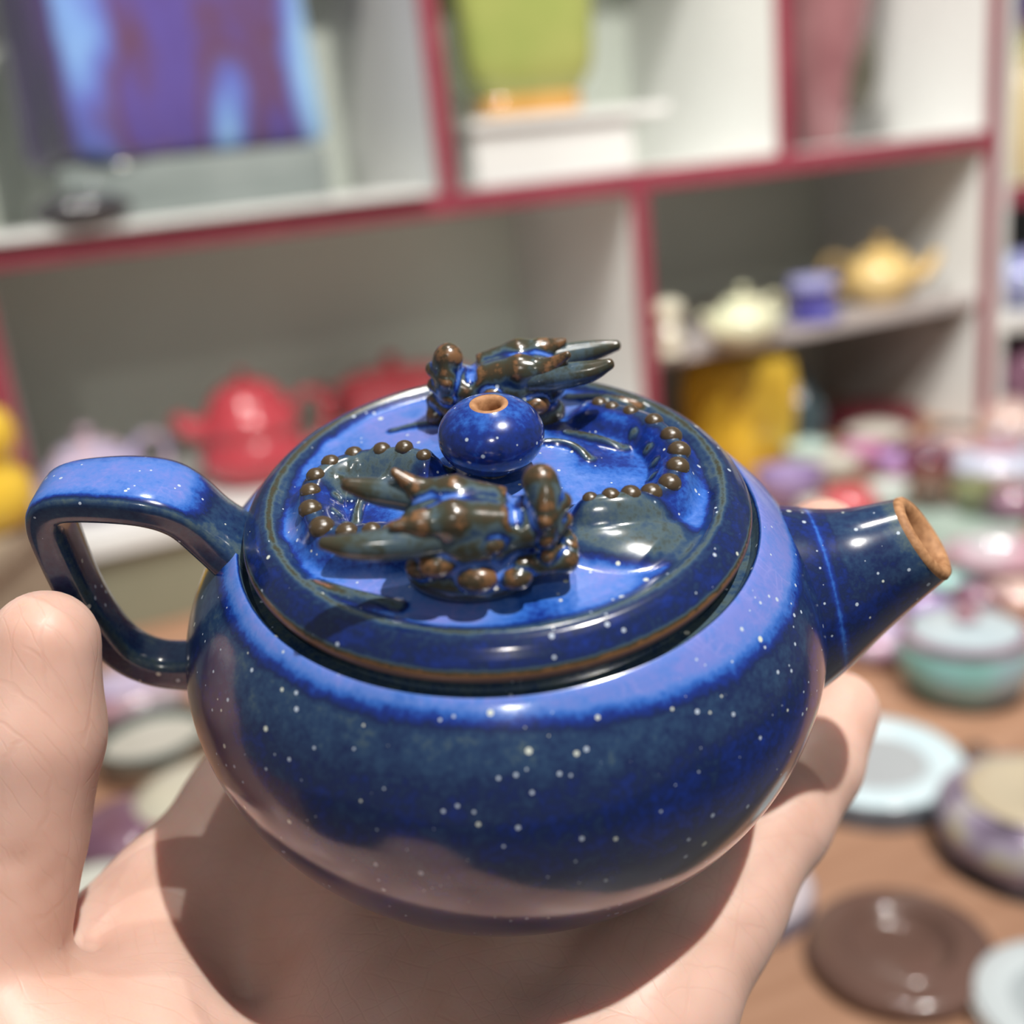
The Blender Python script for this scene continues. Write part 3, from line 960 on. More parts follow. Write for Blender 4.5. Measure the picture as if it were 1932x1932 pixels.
vessel('marbled purple and cream round box with buff lid at the right edge', 'box', 'round_box', 1950, 1605, FZ, 355,
       [(0, .05), (.84, .05), (.92, .12), (1, .36), (.96, .58), (.84, .68), (.72, .70)], PATT, 1.0, None,
       [('base_ring', [(0, 0), (.92, 0), (.97, .05), (.90, .12), (0, .12)], BLACK), ('lid', [(.68, .69), (.70, .74), (.62, .79), (.4, .80), (.3, .77), (0, .77)], BUFF)])
vessel('tiny brown-glazed bead cup shape added for a glint near the buff lid', 'cup', 'tea_cup', 1845, 1425, FZ, 56, [(0, 0), (.6, 0), (.9, .3), (1, .7), (.8, 1.0), (.3, 1.15), (0, 1.15)], BROWNG, 0.5, G)  # small vessel added only to give a bright glint

# --- pottery seen between thumb, handle and palm
GL = 'pottery on the counter left of the held teapot'
DKGREEN = ceramic('bottle_green', [(0.03, 0.05, 0.045), (0.05, 0.08, 0.07)], 20, 0.15)
vessel('mauve lidded jar seen under the handle', 'jar', 'lidded_jar', 265, 1345, FZ, 190, JAR, ROSE, 0.55, GL, [('lid', [(.78, 1.36), (.82, 1.40), (.5, 1.55), (.15, 1.6), (0, 1.6)], LAV)])
vessel('bone cup with dark green rim behind the thumb', 'cup', 'tea_cup', 300, 1445, FZ, 215, [(0, 0), (.6, 0), (.64, .04), (.9, .3), (.96, .5)], BONE, 1.0, GL,
       [('rim_band', [(.95, .48), (1.02, .50), (1.02, .66), (.96, .68), (.9, .66), (.86, .5), (.6, .3), (0, .2)], DKGREEN)])
cr = vessel('ivory bowl with a red mark behind the palm edge', 'bowl', 'tea_bowl', 385, 1560, FZ, 240, [(0, 0), (.6, 0), (.64, .05), (.92, .35), (1, .62), (.9, .80), (.6, .92), (0, .96)], IVORY, 0.9, GL)
sR = 120 * on_z(385, 1560, TZ)[1] / F_PX
MB().sphere((-0.10 * sR, -0.90 * sR, 0.58 * sR), (0.40 * sR, 0.12 * sR, 0.13 * sR), 24, 12).build('red_mark', REDB, cr)
vessel('plum-dark squat jar between thumb and palm', 'jar', 'lidded_jar', 245, 1610, FZ, 200, JAR, PLUM, 0.6, GL)
vessel('white porcelain bowl upturned behind the thumb base', 'bowl', 'tea_bowl', 195, 1770, FZ, 290, [(0, 0), (1, 0), (1.01, .04), (.94, .36), (.7, .68), (.45, .76), (.42, .84), (0, .84)], ceramic('porcelain', [(0.70, 0.72, 0.66)], 10, 0.25), 1.0, GL)

# --- second cabinet contents
def cab2_item(name, label, cat, X, Y, Z, s, prof, mat):
    e = empty(name, cab_local(XR + 0.018 + X, Y, Z), YAW)
    props(e, label, cat)
    MB().lathe(sc(prof, s), 40).build('body', mat, e)
    return e


DEEPP = ceramic('deep_violet_glaze', [(0.03, 0.02, 0.10), (0.08, 0.05, 0.26), (0.10, 0.02, 0.12)], 20, 0.12)
BUTTER = attr_ceramic('butter_violet', [(0.0, (0.55, 0.46, 0.26)), (0.5, (0.62, 0.52, 0.32)), (0.75, (0.36, 0.34, 0.16)), (0.95, (0.07, 0.015, 0.12)), (1.0, (0.04, 0.02, 0.12))], 16, 0.2)
e = empty('bottle_vase', cab_local(XR + 0.018 + 0.085, 0.06, Z2A), YAW)
props(e, 'butter-yellow vase with violet neck in the second cabinet', 'vase')
MB().lathe(sc([(0, 0), (.75, 0), (.85, .1), (1, .8), (.95, 1.5), (.8, 2.2), (.7, 3.0), (.8, 4.0), (.9, 4.6), (0, 4.5)], 0.066), 40, attr=lambda t, r, z: 0.3 + 0.7 * min(1, max(0, (z - 0.12) / 0.05))).build('body', BUTTER, e)
cab2_item('tea_bowl', 'pale blue glazed bowl on the white shelf of the second cabinet', 'bowl', 0.075, 0.03, Z2B, 0.058, BOWL[:6] + [(.96, .9), (.6, 1.2), (0, 1.25)], ceramic('blue_lilac', [(0.24, 0.20, 0.46), (0.36, 0.46, 0.66)], 20, 0.1))
cab2_item('lidded_jar', 'reddish brown jar low in the second cabinet', 'jar', 0.10, 0.02, E0 + TZ, 0.06, JAR, PLUM)

# ------------------------------------------------------------------ the held teapot
# frame of the pot: x right, y away, z along its axis, origin under its foot (millimetres / 1000)
_el, _rr = math.radians(34.79), math.radians(3.815)
ca = np.array([-math.sin(_rr) * math.cos(_el), -math.cos(_rr) * math.cos(_el), -math.sin(_el)])
cx = np.cross([0, 0, 1.0], ca);
cx /= np.linalg.norm(cx);
cx *= np.sign(cx[0])
cy = np.cross(ca, cx)


def c2w(v): return v[0] * C_R - v[1] * C_U + v[2] * C_F


pot_c = np.array([-1.07, 17.76, 176.72]) / 1000 - 0.0342 * ca
POT_O = EYE + c2w(pot_c)
Wx, Wy, Wz = c2w(cx), c2w(cy), c2w(ca)
POT_M = Matrix([[Wx[i], Wy[i], Wz[i], POT_O[i]] for i in range(3)] + [[0, 0, 0, 1]])
MM = 0.001
pot = empty('teapot')
pot.matrix_world = POT_M
props(pot, 'cobalt blue glazed teapot with two-dragon lid held in the palm', 'teapot')

EQ = 34.2


def body_r(z):
    zz = z - EQ
    if zz >= 0: return 50 * math.sqrt(max(0, 1 - (zz / 33.8) ** 2))
    return 50 * math.sqrt(max(0, 1 - (abs(zz) / 43.08) ** 1.825))


prof = [(0, 1.2), (22, 1.2), (23.5, 0.2), (26.0, 0.0), (28.0, 0.5)]
z = 1.2
while z < 55.2:
    prof.append((body_r(z), z));
    z += 1.0 if 8 < z < 46 else 0.5
prof += [(39.0, 55.35), (38.75, 55.45), (38.3, 55.0), (37.9, 54.0), (37.4, 53.3), (35.4, 53.2), (34.8, 54.0), (34.3, 55.6), (33.9, 55.6), (33.8, 53.0), (33.0, 50), (45.5, 40), (44, 20), (25, 5), (0, 4)]


def sm(a, b, x):
    t = min(1, max(0, (x - a) / (b - a)))
    return t * t * (3 - 2 * t)


def body_attr(t, r, z):
    if z < EQ: return 0.52
    thr = 39.9 + 3.6 * max(0, math.cos(t + 0.25)) ** 1.5 + 0.7 * max(0, -math.cos(t))
    a = sm(thr - 0.9, thr + 0.8, r)
    v = 0.10 + 0.30 * a - 0.08 * max(0, math.cos(t))
    v += 0.23 * sm(thr + 0.6, thr + 2.0, r) - 0.11 * sm(thr + 3.5, thr + 6.5, r)  # slate band paints the soft sheen below the shoulder ring into the glaze
    if r < 38.5: v = 0.7
    return v


MB().lathe([(r * MM, z * MM) for r, z in prof], 192, attr=lambda t, r, z: body_attr(t, r / MM, z / MM)).build('body', GLAZE, pot)

# handle: squared strap
hp = spline([(-39, 0, 52.0), (-42.5, 0, 56.5), (-45.8, 0, 61.2), (-50.0, 0, 63.6), (-57, 0, 64.6), (-63.0, 0, 64.2), (-65.4, 0, 61.0), (-65.6, 0, 54.5), (-65.0, 0, 46.5),
             (-63.6, 0, 39.5), (-61.2, 0, 34.0), (-57.2, 0, 30.8), (-52, 0, 29.6), (-46, 0, 29.4)], 8)
nh = len(hp)


def hrad(k):
    t = k / (nh - 1)
    return 2.6 + 0.6 * math.exp(-((t) / 0.10) ** 2) + 0.8 * math.exp(-((1 - t) / 0.10) ** 2)


def hwid(k):
    t = k / (nh - 1)
    return 1.0


H = MB()
out = []
seg = 28
PV = [Vector(p) for p in hp]
for k, p in enumerate(PV):
    tdir = (PV[min(k + 1, nh - 1)] - PV[max(k - 1, 0)]).normalized()
    s = Vector((0, 1, 0))
    n = tdir.cross(s)
    t = k / (nh - 1)
    w = 5.4 - 1.7 * sm(0.30, 0.75, t) + 1.2 * math.exp(-((t - 0.22) / 0.12) ** 2) + 1.0 * math.exp(-((t) / 0.06) ** 2)
    th = hrad(k)
    ring = []
    for i in range(seg):
        a = 2 * math.pi * i / seg
        c, q = math.cos(a), math.sin(a)
        m = (abs(c) ** 5.0 + abs(q) ** 5.0) ** (-1 / 5.0)
        ring.append((p + s * (w * m * c) + n * (th * m * q)) * MM)
    out.append(ring)


def hattr(k, i):
    t = k / (nh - 1)
    a = 2 * math.pi * i / seg
    q, c = math.sin(a), math.cos(a)
    # outer face is the side away from the loop: pools near the top
    edge = max(0, 1 - abs(abs(q) - abs(c)) / 0.30)
    top = sm(0.10, 0.18, t) * (1 - sm(0.44, 0.52, t))
    outer = q < 0
    v = 0.60 + 0.22 * edge
    if outer and abs(c) < 0.80:
        v = v * (1 - top) + top * (0.10 + 0.6 * sm(0.55, 0.80, abs(c)))
    return v


H.rings(out, hattr)
H.build('handle', GLAZE, pot)

# spout: lofted between an upper and a lower edge curve
topc = spline([(42, 51.0), (46.5, 50.4), (49.5, 49.9), (54, 49.8), (60.6, 51.0)], 6)
botc = spline([(47, 17.0), (51.5, 20.8), (55.8, 25.0), (62.7, 32.4), (70.0, 40.2)], 6)
rl = []
seg = 40
LIP_TILT = 0.13
for k in range(len(topc)):
    T, B = topc[k], botc[k]
    c = (T + B) / 2;
    hv = (T - B) / 2
    L = np.linalg.norm(hv)
    wy = L * (0.88 + 0.12 * k / (len(topc) - 1))
    nn = np.array([-hv[1], hv[0]]) / L
    nn *= np.sign(nn[0])
    tk = LIP_TILT * sm(10, len(topc) - 1, k) * wy
    rl.append([((c[0] + hv[0] * math.cos(a) + nn[0] * tk * math.sin(a)) * MM, wy * math.sin(a) * MM, (c[1] + hv[1] * math.cos(a) + nn[1] * tk * math.sin(a)) * MM) for a in [2 * math.pi * i / seg for i in range(seg)]])
nk = len(rl)
MB().rings(rl, lambda k, i: (0.50 - 0.22 * math.exp(-((k - 9) / 0.9) ** 2)) if k < 14 else 0.50 + 0.10 * math.cos(2 * math.pi * i / seg) + 0.16 * sm(nk - 4, nk - 1, k), cap=False).build('spout', GLAZE, pot)
# bare clay lip with bore
T, B = topc[-1], botc[-1]
c = (T + B) / 2;
hv = (T - B) / 2;
L0 = np.linalg.norm(hv)
nrm = np.array([-(hv[1]), hv[0]]) / L0
nrm *= np.sign(nrm[0])
lip = []
for sc_, off in ((0.995, -0.6), (1.02, 0.0), (0.98, 0.7), (0.88, 1.0), (0.75, 0.7), (0.68, -0.4), (0.64, -3.0), (0.62, -8.0), (0.58, -18.0)):
    cc = c + nrm * off
    tk = LIP_TILT * sc_ * L0
    lip.append([((cc[0] + sc_ * hv[0] * math.cos(a) + nrm[0] * tk * math.sin(a)) * MM, sc_ * L0 * math.sin(a) * MM, (cc[1] + sc_ * hv[1] * math.cos(a) + nrm[1] * tk * math.sin(a)) * MM) for a in [2 * math.pi * i / seg for i in range(seg)]])
MB().rings(lip, cap=False).build('spout_lip', CLAY, pot)

# ---- lid: a height field in polar coordinates
LIDZ = 57.1
bead_front = [(-14.2, -14.8), (-16.8, -14.0), (-20.2, -13.7), (-23.8, -12.0), (-25.9, -7.5), (-26.4, -3.0), (-25.9, 0.4), (-24.0, 3.4), (-20.7, 5.4), (-16.4, 4.5), (-12.9, 3.3), (-10.0, 1.1)]
bead_rear = [(17.2, 17.2), (19.0, 15.6), (21.7, 13.8), (24.9, 10.6), (26.8, 5.8), (27.3, 1.5), (26.4, -2.7), (24.6, -6.8), (21.7, -9.0), (18.6, -10.8), (15.8, -11.5), (13.0, -11.7)]
base_prof = [(0, 6.2), (6, 6.1), (10, 5.6), (16, 4.6), (22, 3.7), (27, 3.1), (29.5, 2.9), (31.0, 3.1), (32.2, 3.75), (33.2, 4.05), (34.2, 3.75), (35.2, 3.1), (36.3, 2.0), (37.0, 1.1), (37.3, 0.4)]
BP = np.array(base_prof)


def seg_dist(x, y, pts):
    best = np.full(x.shape, 1e9)
    tt = np.zeros(x.shape)
    n = len(pts) - 1
    for k in range(n):
        a = np.array(pts[k]);
        b = np.array(pts[k + 1]);
        d = b - a
        t = np.clip(((x - a[0]) * d[0] + (y - a[1]) * d[1]) / (d @ d), 0, 1)
        q = np.hypot(x - a[0] - t * d[0], y - a[1] - t * d[1])
        m = q < best
        best = np.where(m, q, best);
        tt = np.where(m, (k + t) / n, tt)
    return best, tt


strokes = [  # flame-like ridges on the lid: polyline, half width, height
    ([(-24, -20.5), (-19, -23.5), (-13, -26.0)], 1.6, 1.3),
    ([(3, 5), (8, 7.5), (12, 6.8), (14.5, 3.5)], 1.1, 1.1),
    ([(12, 12), (16, 9.5), (20, 7.5)], 1.3, 1.1),
    ([(-14, 2), (-19, -2.5), (-20, -8)], 1.0, 0.9),
    ([(24, 20.5), (19, 23.5), (13, 26.0)], 1.6, 1.3),
    ([(-3, 14), (-10, 18), (-16, 18)], 1.3, 0.9),
]


def lid_h(x, y):
    r = np.hypot(x, y)
    z = np.interp(r, BP[:, 0], BP[:, 1])
    crest = np.zeros_like(r)
    inner = np.clip((31.0 - r) / 3.0, 0, 1)
    for pts, sgn in ((bead_front, 1), (bead_rear, 1)):
        d, t = seg_dist(x, y, [tuple(p) for p in spline([(a, b) for a, b in pts], 4)])
        w = 5.6 * (1 - 0.35 * t)
        h = 3.9 * (1 - 0.35 * np.abs(t - 0.4))
        q = np.clip(1 - (d / w) ** 2, 0, 1)
        z = z + h * q ** 1.3 * inner
        crest = np.maximum(crest, q * inner * 0.55 * (0.6 + 0.4 * np.cos(d * 1.4)))
    # fat flank of the right hand dragon, in front of its spine
    q = np.clip(1 - ((x - 18) / 11) ** 2 - ((y + 15.5) / 6.5) ** 2, 0, 1)
    z = z + 2.3 * q * inner
    crest = np.maximum(crest, 0.80 * np.clip(1.6 * q, 0, 1))
    q = np.clip(1 - ((x + 18) / 11) ** 2 - ((y - 1.5) / 5) ** 2, 0, 1)
    z = z + 1.2 * q * inner
    crest = np.maximum(crest, 0.75 * np.clip(1.5 * q, 0, 1))
    for pts in (bead_front, bead_rear):
        for (bx_, by_) in pts[3:]:
            ln = math.hypot(bx_, by_)
            ix, iy = bx_ * (1 - 3.6 / ln), by_ * (1 - 3.6 / ln)
            q = np.clip(1 - ((x - ix) ** 2 + (y - iy) ** 2) / 0.95 ** 2, 0, 1)
            z = z + 0.5 * q
            crest = np.maximum(crest, 0.85 * q ** 0.6)
    for pts, w, h in strokes:
        d, t = seg_dist(x, y, [tuple(p) for p in spline(pts, 5)])
        q = np.clip(1 - (d / w) ** 2, 0, 1)
        z = z + h * q * np.sin(np.clip(t, 0.04, 0.96) * math.pi) ** 0.5
        crest = np.maximum(crest, 0.85 * q)
    return z, r, crest


nr, na = 150, 288
rs = np.concatenate([np.linspace(0.0, 28, 105), np.linspace(28.2, 37.3, 46)])
an = np.linspace(0, 2 * np.pi, na, endpoint=False)
RR, AA = np.meshgrid(rs, an, indexing='ij')
LX, LY = RR * np.cos(AA), RR * np.sin(AA)
LZ_, _, LC = lid_h(LX, LY)
att = np.full(RR.shape, 0.16)
for _ in range(70):
    gx, gy, gs, ga = rng.uniform(-31, 31), rng.uniform(-31, 31), rng.uniform(2.0, 6.0), rng.uniform(-0.20, 0.24)
    att += ga * np.exp(-((LX - gx) ** 2 + (LY - gy) ** 2) / gs ** 2)
att += 0.20 * np.sin(AA * 2 + 0.8) * np.exp(-((RR - 22) / 8) ** 2)          # drifts of paler and deeper glaze
att = np.clip(att, 0.02, 0.42)
att = att * (1 - LC) + LC * 0.90
ridge = np.exp(-((RR - 33.0) / 0.95) ** 2)
band = np.clip((RR - 33.4) / 0.8, 0, 1)
deep = np.exp(-((RR - 31.6) / 0.8) ** 2)
att = att * (1 - band) + band * 0.50
att = att + deep * 0.32
att = att * (1 - ridge) + ridge * (0.84 - 0.07 * np.cos(AA + 1.2))
edge = np.clip((RR - 36.85) / 0.35, 0, 1)
att = att * (1 - edge) + edge * 1.05
lv = [np.stack([LX, LY, LZ_], -1).reshape(-1, 3)]
la = [att.ravel()]
# rim edge and underside
for r_, z_, a_ in ((37.35, 0.0, 1.1), (37.2, -0.6, 1.1), (36.4, -0.9, 0.9), (33.4, -0.9, 0.7), (33.2, -6.0, 0.7), (31.5, -6.0, 0.7), (31.0, 0.4, 0.6), (0.0, 2.5, 0.6)):
    lv.append(np.stack([r_ * np.cos(an), r_ * np.sin(an), np.full(na, z_)], -1));
    la.append(np.full(na, a_))
lv = np.concatenate(lv) * MM
la = np.concatenate(la)
nrow = len(lv) // na
lf = []
for k in range(nrow - 1):
    for i in range(na):
        j = (i + 1) % na
        lf.append((k * na + i, k * na + j, (k + 1) * na + j, (k + 1) * na + i))
M_ = MB();
M_.add(lv.tolist(), lf, la.tolist())
lid = M_.build('lid', GLAZE, pot)
lid.location = (0, 0, LIDZ * MM)

# spine beads
bm_ = MB().sphere((0, 0, 0), (1, 1, 0.85), 14, 8, 0.93).mesh('spine_bead', GLAZE)
for pts, scl in ((bead_front, (1.5, 1.5, 1.7, 1.95, 1.75, 1.6, 1.5, 1.5, 1.5, 1.45, 1.4, 1.2)), (bead_rear, (1.4, 1.3, 1.4, 1.55, 1.75, 1.8, 1.8, 1.75, 1.65, 1.55, 1.4, 1.2))):
    for (x, y), s in zip(pts, scl):
        zz = float(lid_h(np.array([x]), np.array([y]))[0][0])
        o = bpy.data.objects.new('spine_bead', bm_)
        COL.objects.link(o)
        o.parent = lid
        o.location = (x * MM, y * MM, (zz - 0.55) * MM)
        o.scale = (s * MM,) * 3

# pearl with air hole, between the dragons
pr = [(1.35, 0.5), (1.35, 4.4), (1.6, 4.95), (2.3, 5.15), (2.75, 5.05)]
pearl_in = MB().lathe([(x * MM, zv * MM) for x, zv in [(0, -2), (1.45, -2), (1.5, 3.6), (1.75, 4.6), (2.05, 4.98), (2.45, 5.08), (2.78, 4.95)]], 40, cap=False).build('air_hole', CLAY, lid)
pp = []
for k in range(0, 25):
    a = math.radians(69 - k * (69 + 78) / 24)
    pp.append((7.65 * math.cos(a), 5.35 * math.sin(a)))
pp += [(2.2, -5.6), (2.6, -7.0), (0, -7.0)]
pearl = MB().lathe([(x * MM, zv * MM) for x, zv in pp], 56, cap=False, attr=lambda t, r, z: 0.43 - 0.10 * sm(0.002, 0.005, z) + 0.12 * (1 - sm(-0.003, 0.0005, z))).build('pearl', GLAZE, lid)
for o in (pearl, pearl_in):
    o.location = (0, 0, 12.3 * MM)


# ---- dragon head (faces +x, sits on the near side of the lid)
def dragon_head():
    h = 0.27
    G3, xs = grid((-25, -31, -1.0), (13, -9, 22.5), h)
    S = ellip(G3, (-4, -19.5, 10.0), (8.5, 5.8, 4.8))                                   # skull
    S = smin(S, ellip(G3, (-3, -19.5, 4.2), (9.0, 5.8, 4.2)), 1.5)                      # neck and lower jaw
    S = smin(S, ellip(G3, (3.8, -19.2, 10.3), (4.2, 4.3, 3.0)), 1.2)                    # bridge of the nose
    # brow plates sweeping back into points
    for y0, y1, zt in ((-22.2, -24.0, 14.3), (-16.8, -15.2, 16.3)):
        S = smin(S, chain(G3, [(1.0, y0 + (0.5 if y0 < -19 else -0.5), 12.2, 2.0), (-5.0, y0, 13.2, 2.6), (-9.0, (y0 + y1) / 2, 13.6, 1.7), (-12.2, y1, zt, 0.65)], 0.8), 0.7)
    # upturned snout: a standing ridge with a round nose bulb
    S = smin(S, ellip(G3, (6.4, -19.2, 11.6), (2.3, 4.6, 5.2)), 0.7)
    S = smin(S, chain(G3, [(6.0, -18.4, 15.6, 2.3), (6.6, -19.6, 12.8, 2.4)], 0.8), 0.7)
    for z_ in (13.2, 10.4, 7.8):                                                        # lip folds
        S = smin(S, chain(G3, [(6.2, -23.2, z_ - 0.4, 0.9), (8.6, -19.6, z_, 1.15), (6.4, -15.2, z_ - 0.4, 0.9)], 0.4), 0.35)
    S = smin(S, chain(G3, [(3, -23.2, 6.2, 1.4), (8.6, -21.6, 5.6, 1.7), (9.0, -18.0, 5.6, 1.5)], 0.5), 0.5)   # lower lip
    S = smax(S, -cone(G3, (9.6, -22.3, 8.6, 0.85), (7.0, -20.8, 8.6, 0.8)), 0.3)        # nostril hollow
    S = smin(S, ellip(G3, (9.2, -20.8, 6.9), (1.2, 1.2, 1.2)), 0.3)
    # cheek knobs and mane curls
    for q in ((-7.5, -24.6, 8.4, 2.0), (-2.6, -25.2, 6.2, 2.2), (2.2, -24.6, 5.4, 1.8), (-7, -14.2, 8.6, 2.0), (-2, -14.0, 6.4, 2.0), (-9.5, -22.5, 6.6, 1.9)):
        S = smin(S, ellip(G3, q[:3], (q[3] * 1.15, q[3] * 0.8, q[3] * 0.8)), 0.45)
    S = smin(S, ellip(G3, (-0.5, -24.2, 10.4), (1.5, 1.0, 1.1)), 0.3)                   # eyes
    S = smin(S, ellip(G3, (-0.5, -14.4, 10.8), (1.5, 1.0, 1.1)), 0.3)
    S = smax(S, -chain(G3, [(2.8, -24, 12.6, 0.9), (2.6, -19.4, 13.8, 1.0), (2.8, -15, 12.8, 0.9)], 0.4), 0.6)  # groove behind the snout
    V, Fc, I = surface_nets(S, xs, h)
    cv = curvature(S, I, h, 3)
    a = np.clip(0.73 + np.where(cv > 0, 0.34, 0.75) * np.clip(cv, -0.8, 0.8), 0.02, 0.97)
    return V * MM, Fc, a


HV, HF, HA = dragon_head()
hm = None
horn_defs = [  # chains of (x, y, z, r)
    [(-7.0, -22.8, 11.2, 2.3), (-12, -24.0, 11.6, 2.1), (-17, -24.6, 12.0, 1.7), (-21.0, -24.4, 12.8, 0.85)],
    [(-6.5, -16.2, 12.0, 2.3), (-11, -15.2, 12.7, 2.1), (-15.5, -14.7, 13.5, 1.7), (-18.8, -14.6, 14.7, 0.85)],
]
hornmesh = []
for hd in horn_defs:
    pts = spline([p[:3] for p in hd], 7)
    rad = [float(q[0]) for q in spline([(p[3], 0, 0) for p in hd], 7)]
    P0, P1 = Vector(pts[-2]), Vector(pts[-1])
    dv = (P1 - P0).normalized()
    pts = [Vector(p) for p in pts] + [P1 + dv * 0.35, P1 + dv * 0.5]
    rad = rad + [rad[-1] * 0.7, 0.05]
    n_ = len(pts)
    hornmesh.append(MB().tube([p * MM for p in pts], [r * MM for r in rad], 20, attr=lambda k, i: 0.77 + 0.16 * sm(0.35, 1.0, k / n_)).mesh('dragon_horn', GLAZE))
for turn in (0.0, math.pi):
    if hm is None:
        hd_o = mesh_obj('dragon_head', HV, HF, GLAZE, lid, HA)
        hm = hd_o.data
    else:
        hd_o = bpy.data.objects.new('dragon_head', hm)
        COL.objects.link(hd_o)
        hd_o.parent = lid
    hd_o.rotation_euler = (0, 0, turn)
    shift = (0, -2.6 * MM, 1.9 * MM) if turn == 0.0 else (0, 0, 0)
    hd_o.location = shift
    for m_ in hornmesh:
        o = bpy.data.objects.new('dragon_horn', m_)
        COL.objects.link(o)
        o.parent = lid
        o.rotation_euler = (0, 0, turn)
        o.location = shift


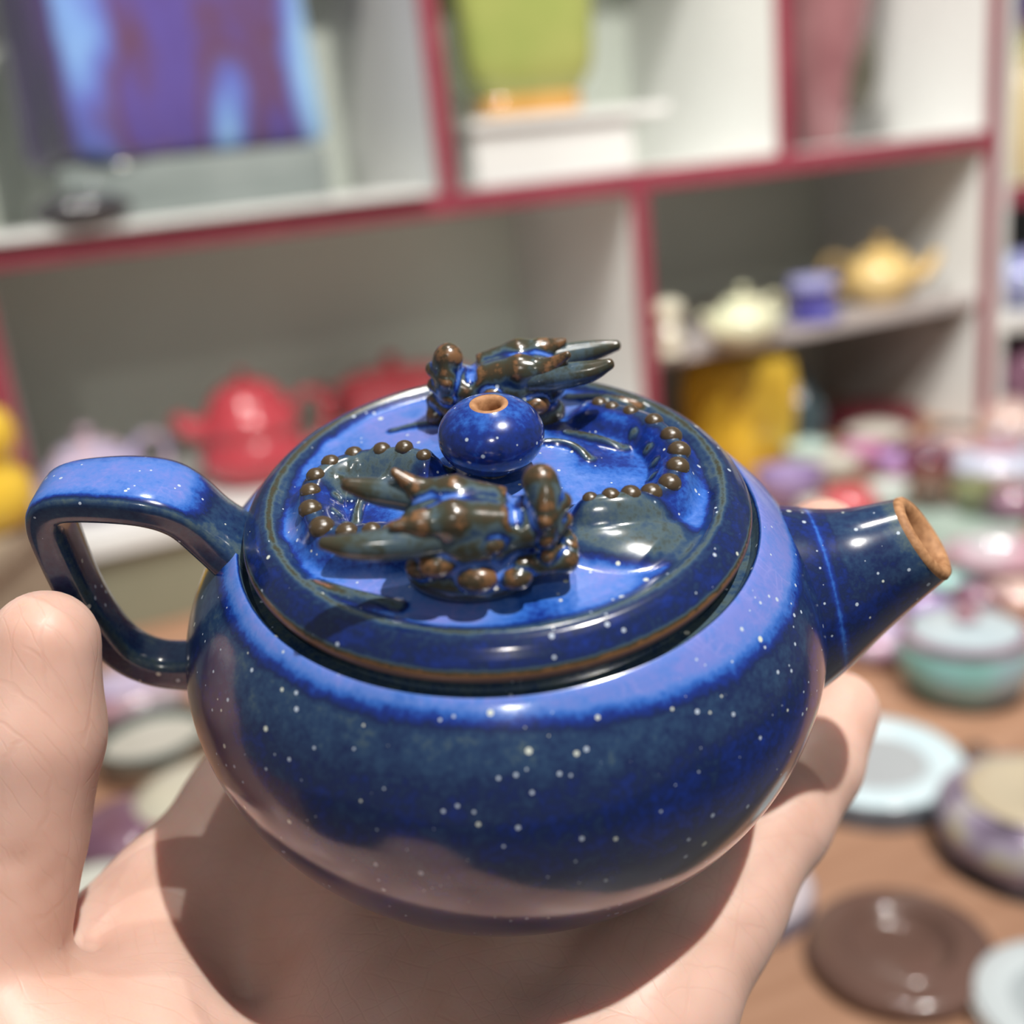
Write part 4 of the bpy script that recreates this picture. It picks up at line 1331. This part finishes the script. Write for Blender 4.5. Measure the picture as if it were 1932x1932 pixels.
# ------------------------------------------------------------------ the hand (same frame as the pot)
def hand_mesh():
    h = 1.15
    G3, xs = grid((-125, -175, -48), (86, 96, 66), h)
    palm = chain(G3, [(-43, -84, -19, 18), (-15, -45, -15, 14.5), (-2, 4, -12.5, 12.0)], 6)
    palm = smin(palm, chain(G3, [(-22, -90, -18, 17), (3, -56, -13, 15.0), (18, -38, -12, 13.0), (31, -22, -11, 11.5)], 6), 8)      # little-finger edge
    palm = smin(palm, chain(G3, [(-30, -60, -14, 15), (-24, -10, -13, 13), (-20, 16, -12.5, 12.3)], 6), 8)
    palm = smin(palm, chain(G3, [(-20, -40, -14, 14), (14, -12, -12.5, 12)], 6), 8)
    palm = smin(palm, chain(G3, [(-60, -82, -18, 17), (-58, -50, -10, 17.0), (-60, -40, -9, 13)], 6), 9)                            # ball of the thumb
    palm = smin(palm, chain(G3, [(-75, -27, -8, 7.5), (-61.5, -13, -10, 9.0), (-51, 5, -10.5, 10.5), (-43, 15, -12, 12)], 6), 7)        # web and index edge
    palm = smin(palm, ellip(G3, (-30, -8, -13), (28, 30, 11)), 6)
    palm = smin(palm, chain(G3, [(-62, -42, -12, 11), (-60, -27, -11, 10.5), (-52, -8, -12, 11)], 4), 6)
    # wrist and forearm
    palm = smin(palm, chain(G3, [(-46, -88, -20, 19), (-68, -128, -26, 21), (-95, -174, -32, 24)], 8), 10)
    palm = smin(palm, chain(G3, [(-30, -92, -20, 18), (-52, -136, -26, 20), (-75, -174, -30, 23)], 8), 10)
    # hollow under the foot of the pot
    palm = smax(palm, -ellip(G3, (0, 0, 62), (70, 70, 63.0)), 5)
    thumb = chain(G3, [(-66, -54, -6, 14), (-81, -39, 5, 12.2), (-75, -26, 22, 11.0), (-70.3, -19.0, 35.5, 10.8), (-66.8, -12.4, 46.5, 8.0)], 1.5)
    little = chain(G3, [(29, -24, -11, 11.2), (45.5, -7.5, -9, 9.6), (54.6, 3.2, -7.5, 9.0), (62.6, 14.2, -5.5, 7.6)], 2.2)
    ring = chain(G3, [(12, 1, -12, 12), (36, 34, -12, 10.2), (54, 46, 2, 9.4), (62.5, 36.5, 19.5, 7.8)], 2.2)
    middle = chain(G3, [(-12, 12, -12.5, 12.5), (12, 60, -11, 10.6), (25, 72, 8, 9.8), (27, 57, 31, 8.0)], 2.2)
    index = chain(G3, [(-41, 14, -12.5, 12.3), (-24, 62, -11, 10.5), (-14, 74, 10, 9.6), (-12, 59.5, 34, 8.0)], 2.2)
    S = smin(palm, thumb, 5)
    for fz, k in ((little, 6), (ring, 6), (middle, 6), (index, 6)):
        S = np.minimum(S, smin(palm, fz, k))
    # knuckle creases and the main lines of the palm, cut as shallow furrows
    def furrow(a, b, depth, w):
        d = cone(G3, (*a, 0.0), (*b, 0.0))
        return depth * np.exp(-(d / w) ** 2)
    for a, b, dp, w in (
            ((-86, -32, 29), (-62, -36, 25), 0.8, 1.4), ((-62, -32, 22), (-80, -38, 19), 0.6, 1.3), ((-84, -40, 10), (-68, -36, 8), 0.8, 1.5),
            ((-78, -40, 2), (-58, -58, 8), 0.9, 1.6), ((-70, -30, 0), (-40, -48, 2), 0.8, 1.4), ((-40, -48, 2), (-20, -62, 0), 0.8, 1.4),
            ((26, -34, 0), (44, -20, -2), 0.8, 1.3), ((20, -30, 0), (38, -34, -4), 0.6, 1.2), ((38, -4, 0), (58, -12, -4), 0.7, 1.3), ((48, 8, 0), (66, -2, -4), 0.6, 1.2),
            ((-52, -30, 4), (-30, -58, 2), 0.5, 1.2), ((10, -62, 2), (30, -36, 0), 0.5, 1.2)):
        S = S + furrow(a, b, dp, w)
    V, Fc, I = surface_nets(S, xs, h)
    # relax the grid stepping
    E = np.array(Fc)
    nb = np.zeros_like(V);
    ct = np.zeros(len(V))
    for _ in range(6):
        nb[:] = 0;
        ct[:] = 0
        for i in range(4):
            a, b = E[:, i], E[:, (i + 1) % 4]
            np.add.at(nb, a, V[b]);
            np.add.at(nb, b, V[a])
            np.add.at(ct, a, 1);
            np.add.at(ct, b, 1)
        V = 0.5 * V + 0.5 * nb / ct[:, None]
    return V * MM, Fc


hv_, hf_ = hand_mesh()
hand = mesh_obj('hand', hv_, hf_, SKIN)
hand.matrix_world = POT_M
props(hand, 'open left hand, palm up, cradling the cobalt blue teapot', 'hand')
for tip, dirn, dors, w in (((-67.4, -13.4, 44.5), (0.25, 0.45, 0.85), (-0.75, 0.65, -0.1), 5.6), ((62.6, 14.2, -5.5), (0.58, 0.8, 0.14), (0.1, 0.2, -1), 4.4),
                           ((62.5, 36.5, 19.5), (0.3, -0.5, 0.85), (0.75, 0.65, 0.1), 4.6), ((27, 57, 31), (0.1, -0.55, 0.84), (0.25, 0.85, 0.5), 4.8), ((-12, 59.5, 34), (0.1, -0.5, 0.86), (-0.1, 0.86, 0.5), 4.8)):
    t = Vector(dirn).normalized()
    d = Vector(dors);
    d = (d - t * d.dot(t)).normalized()
    s = t.cross(d)
    c = Vector(tip) + d * (w * 1.22) - t * 2.0
    nm = MB().sphere((0, 0, 0), (w * MM, w * 1.15 * MM, 1.2 * MM), 16, 8).build('fingernail', NAIL, hand)
    nm.matrix_local = Matrix([[s[i], t[i], d[i], c[i] * MM] for i in range(3)] + [[0, 0, 0, 1]])
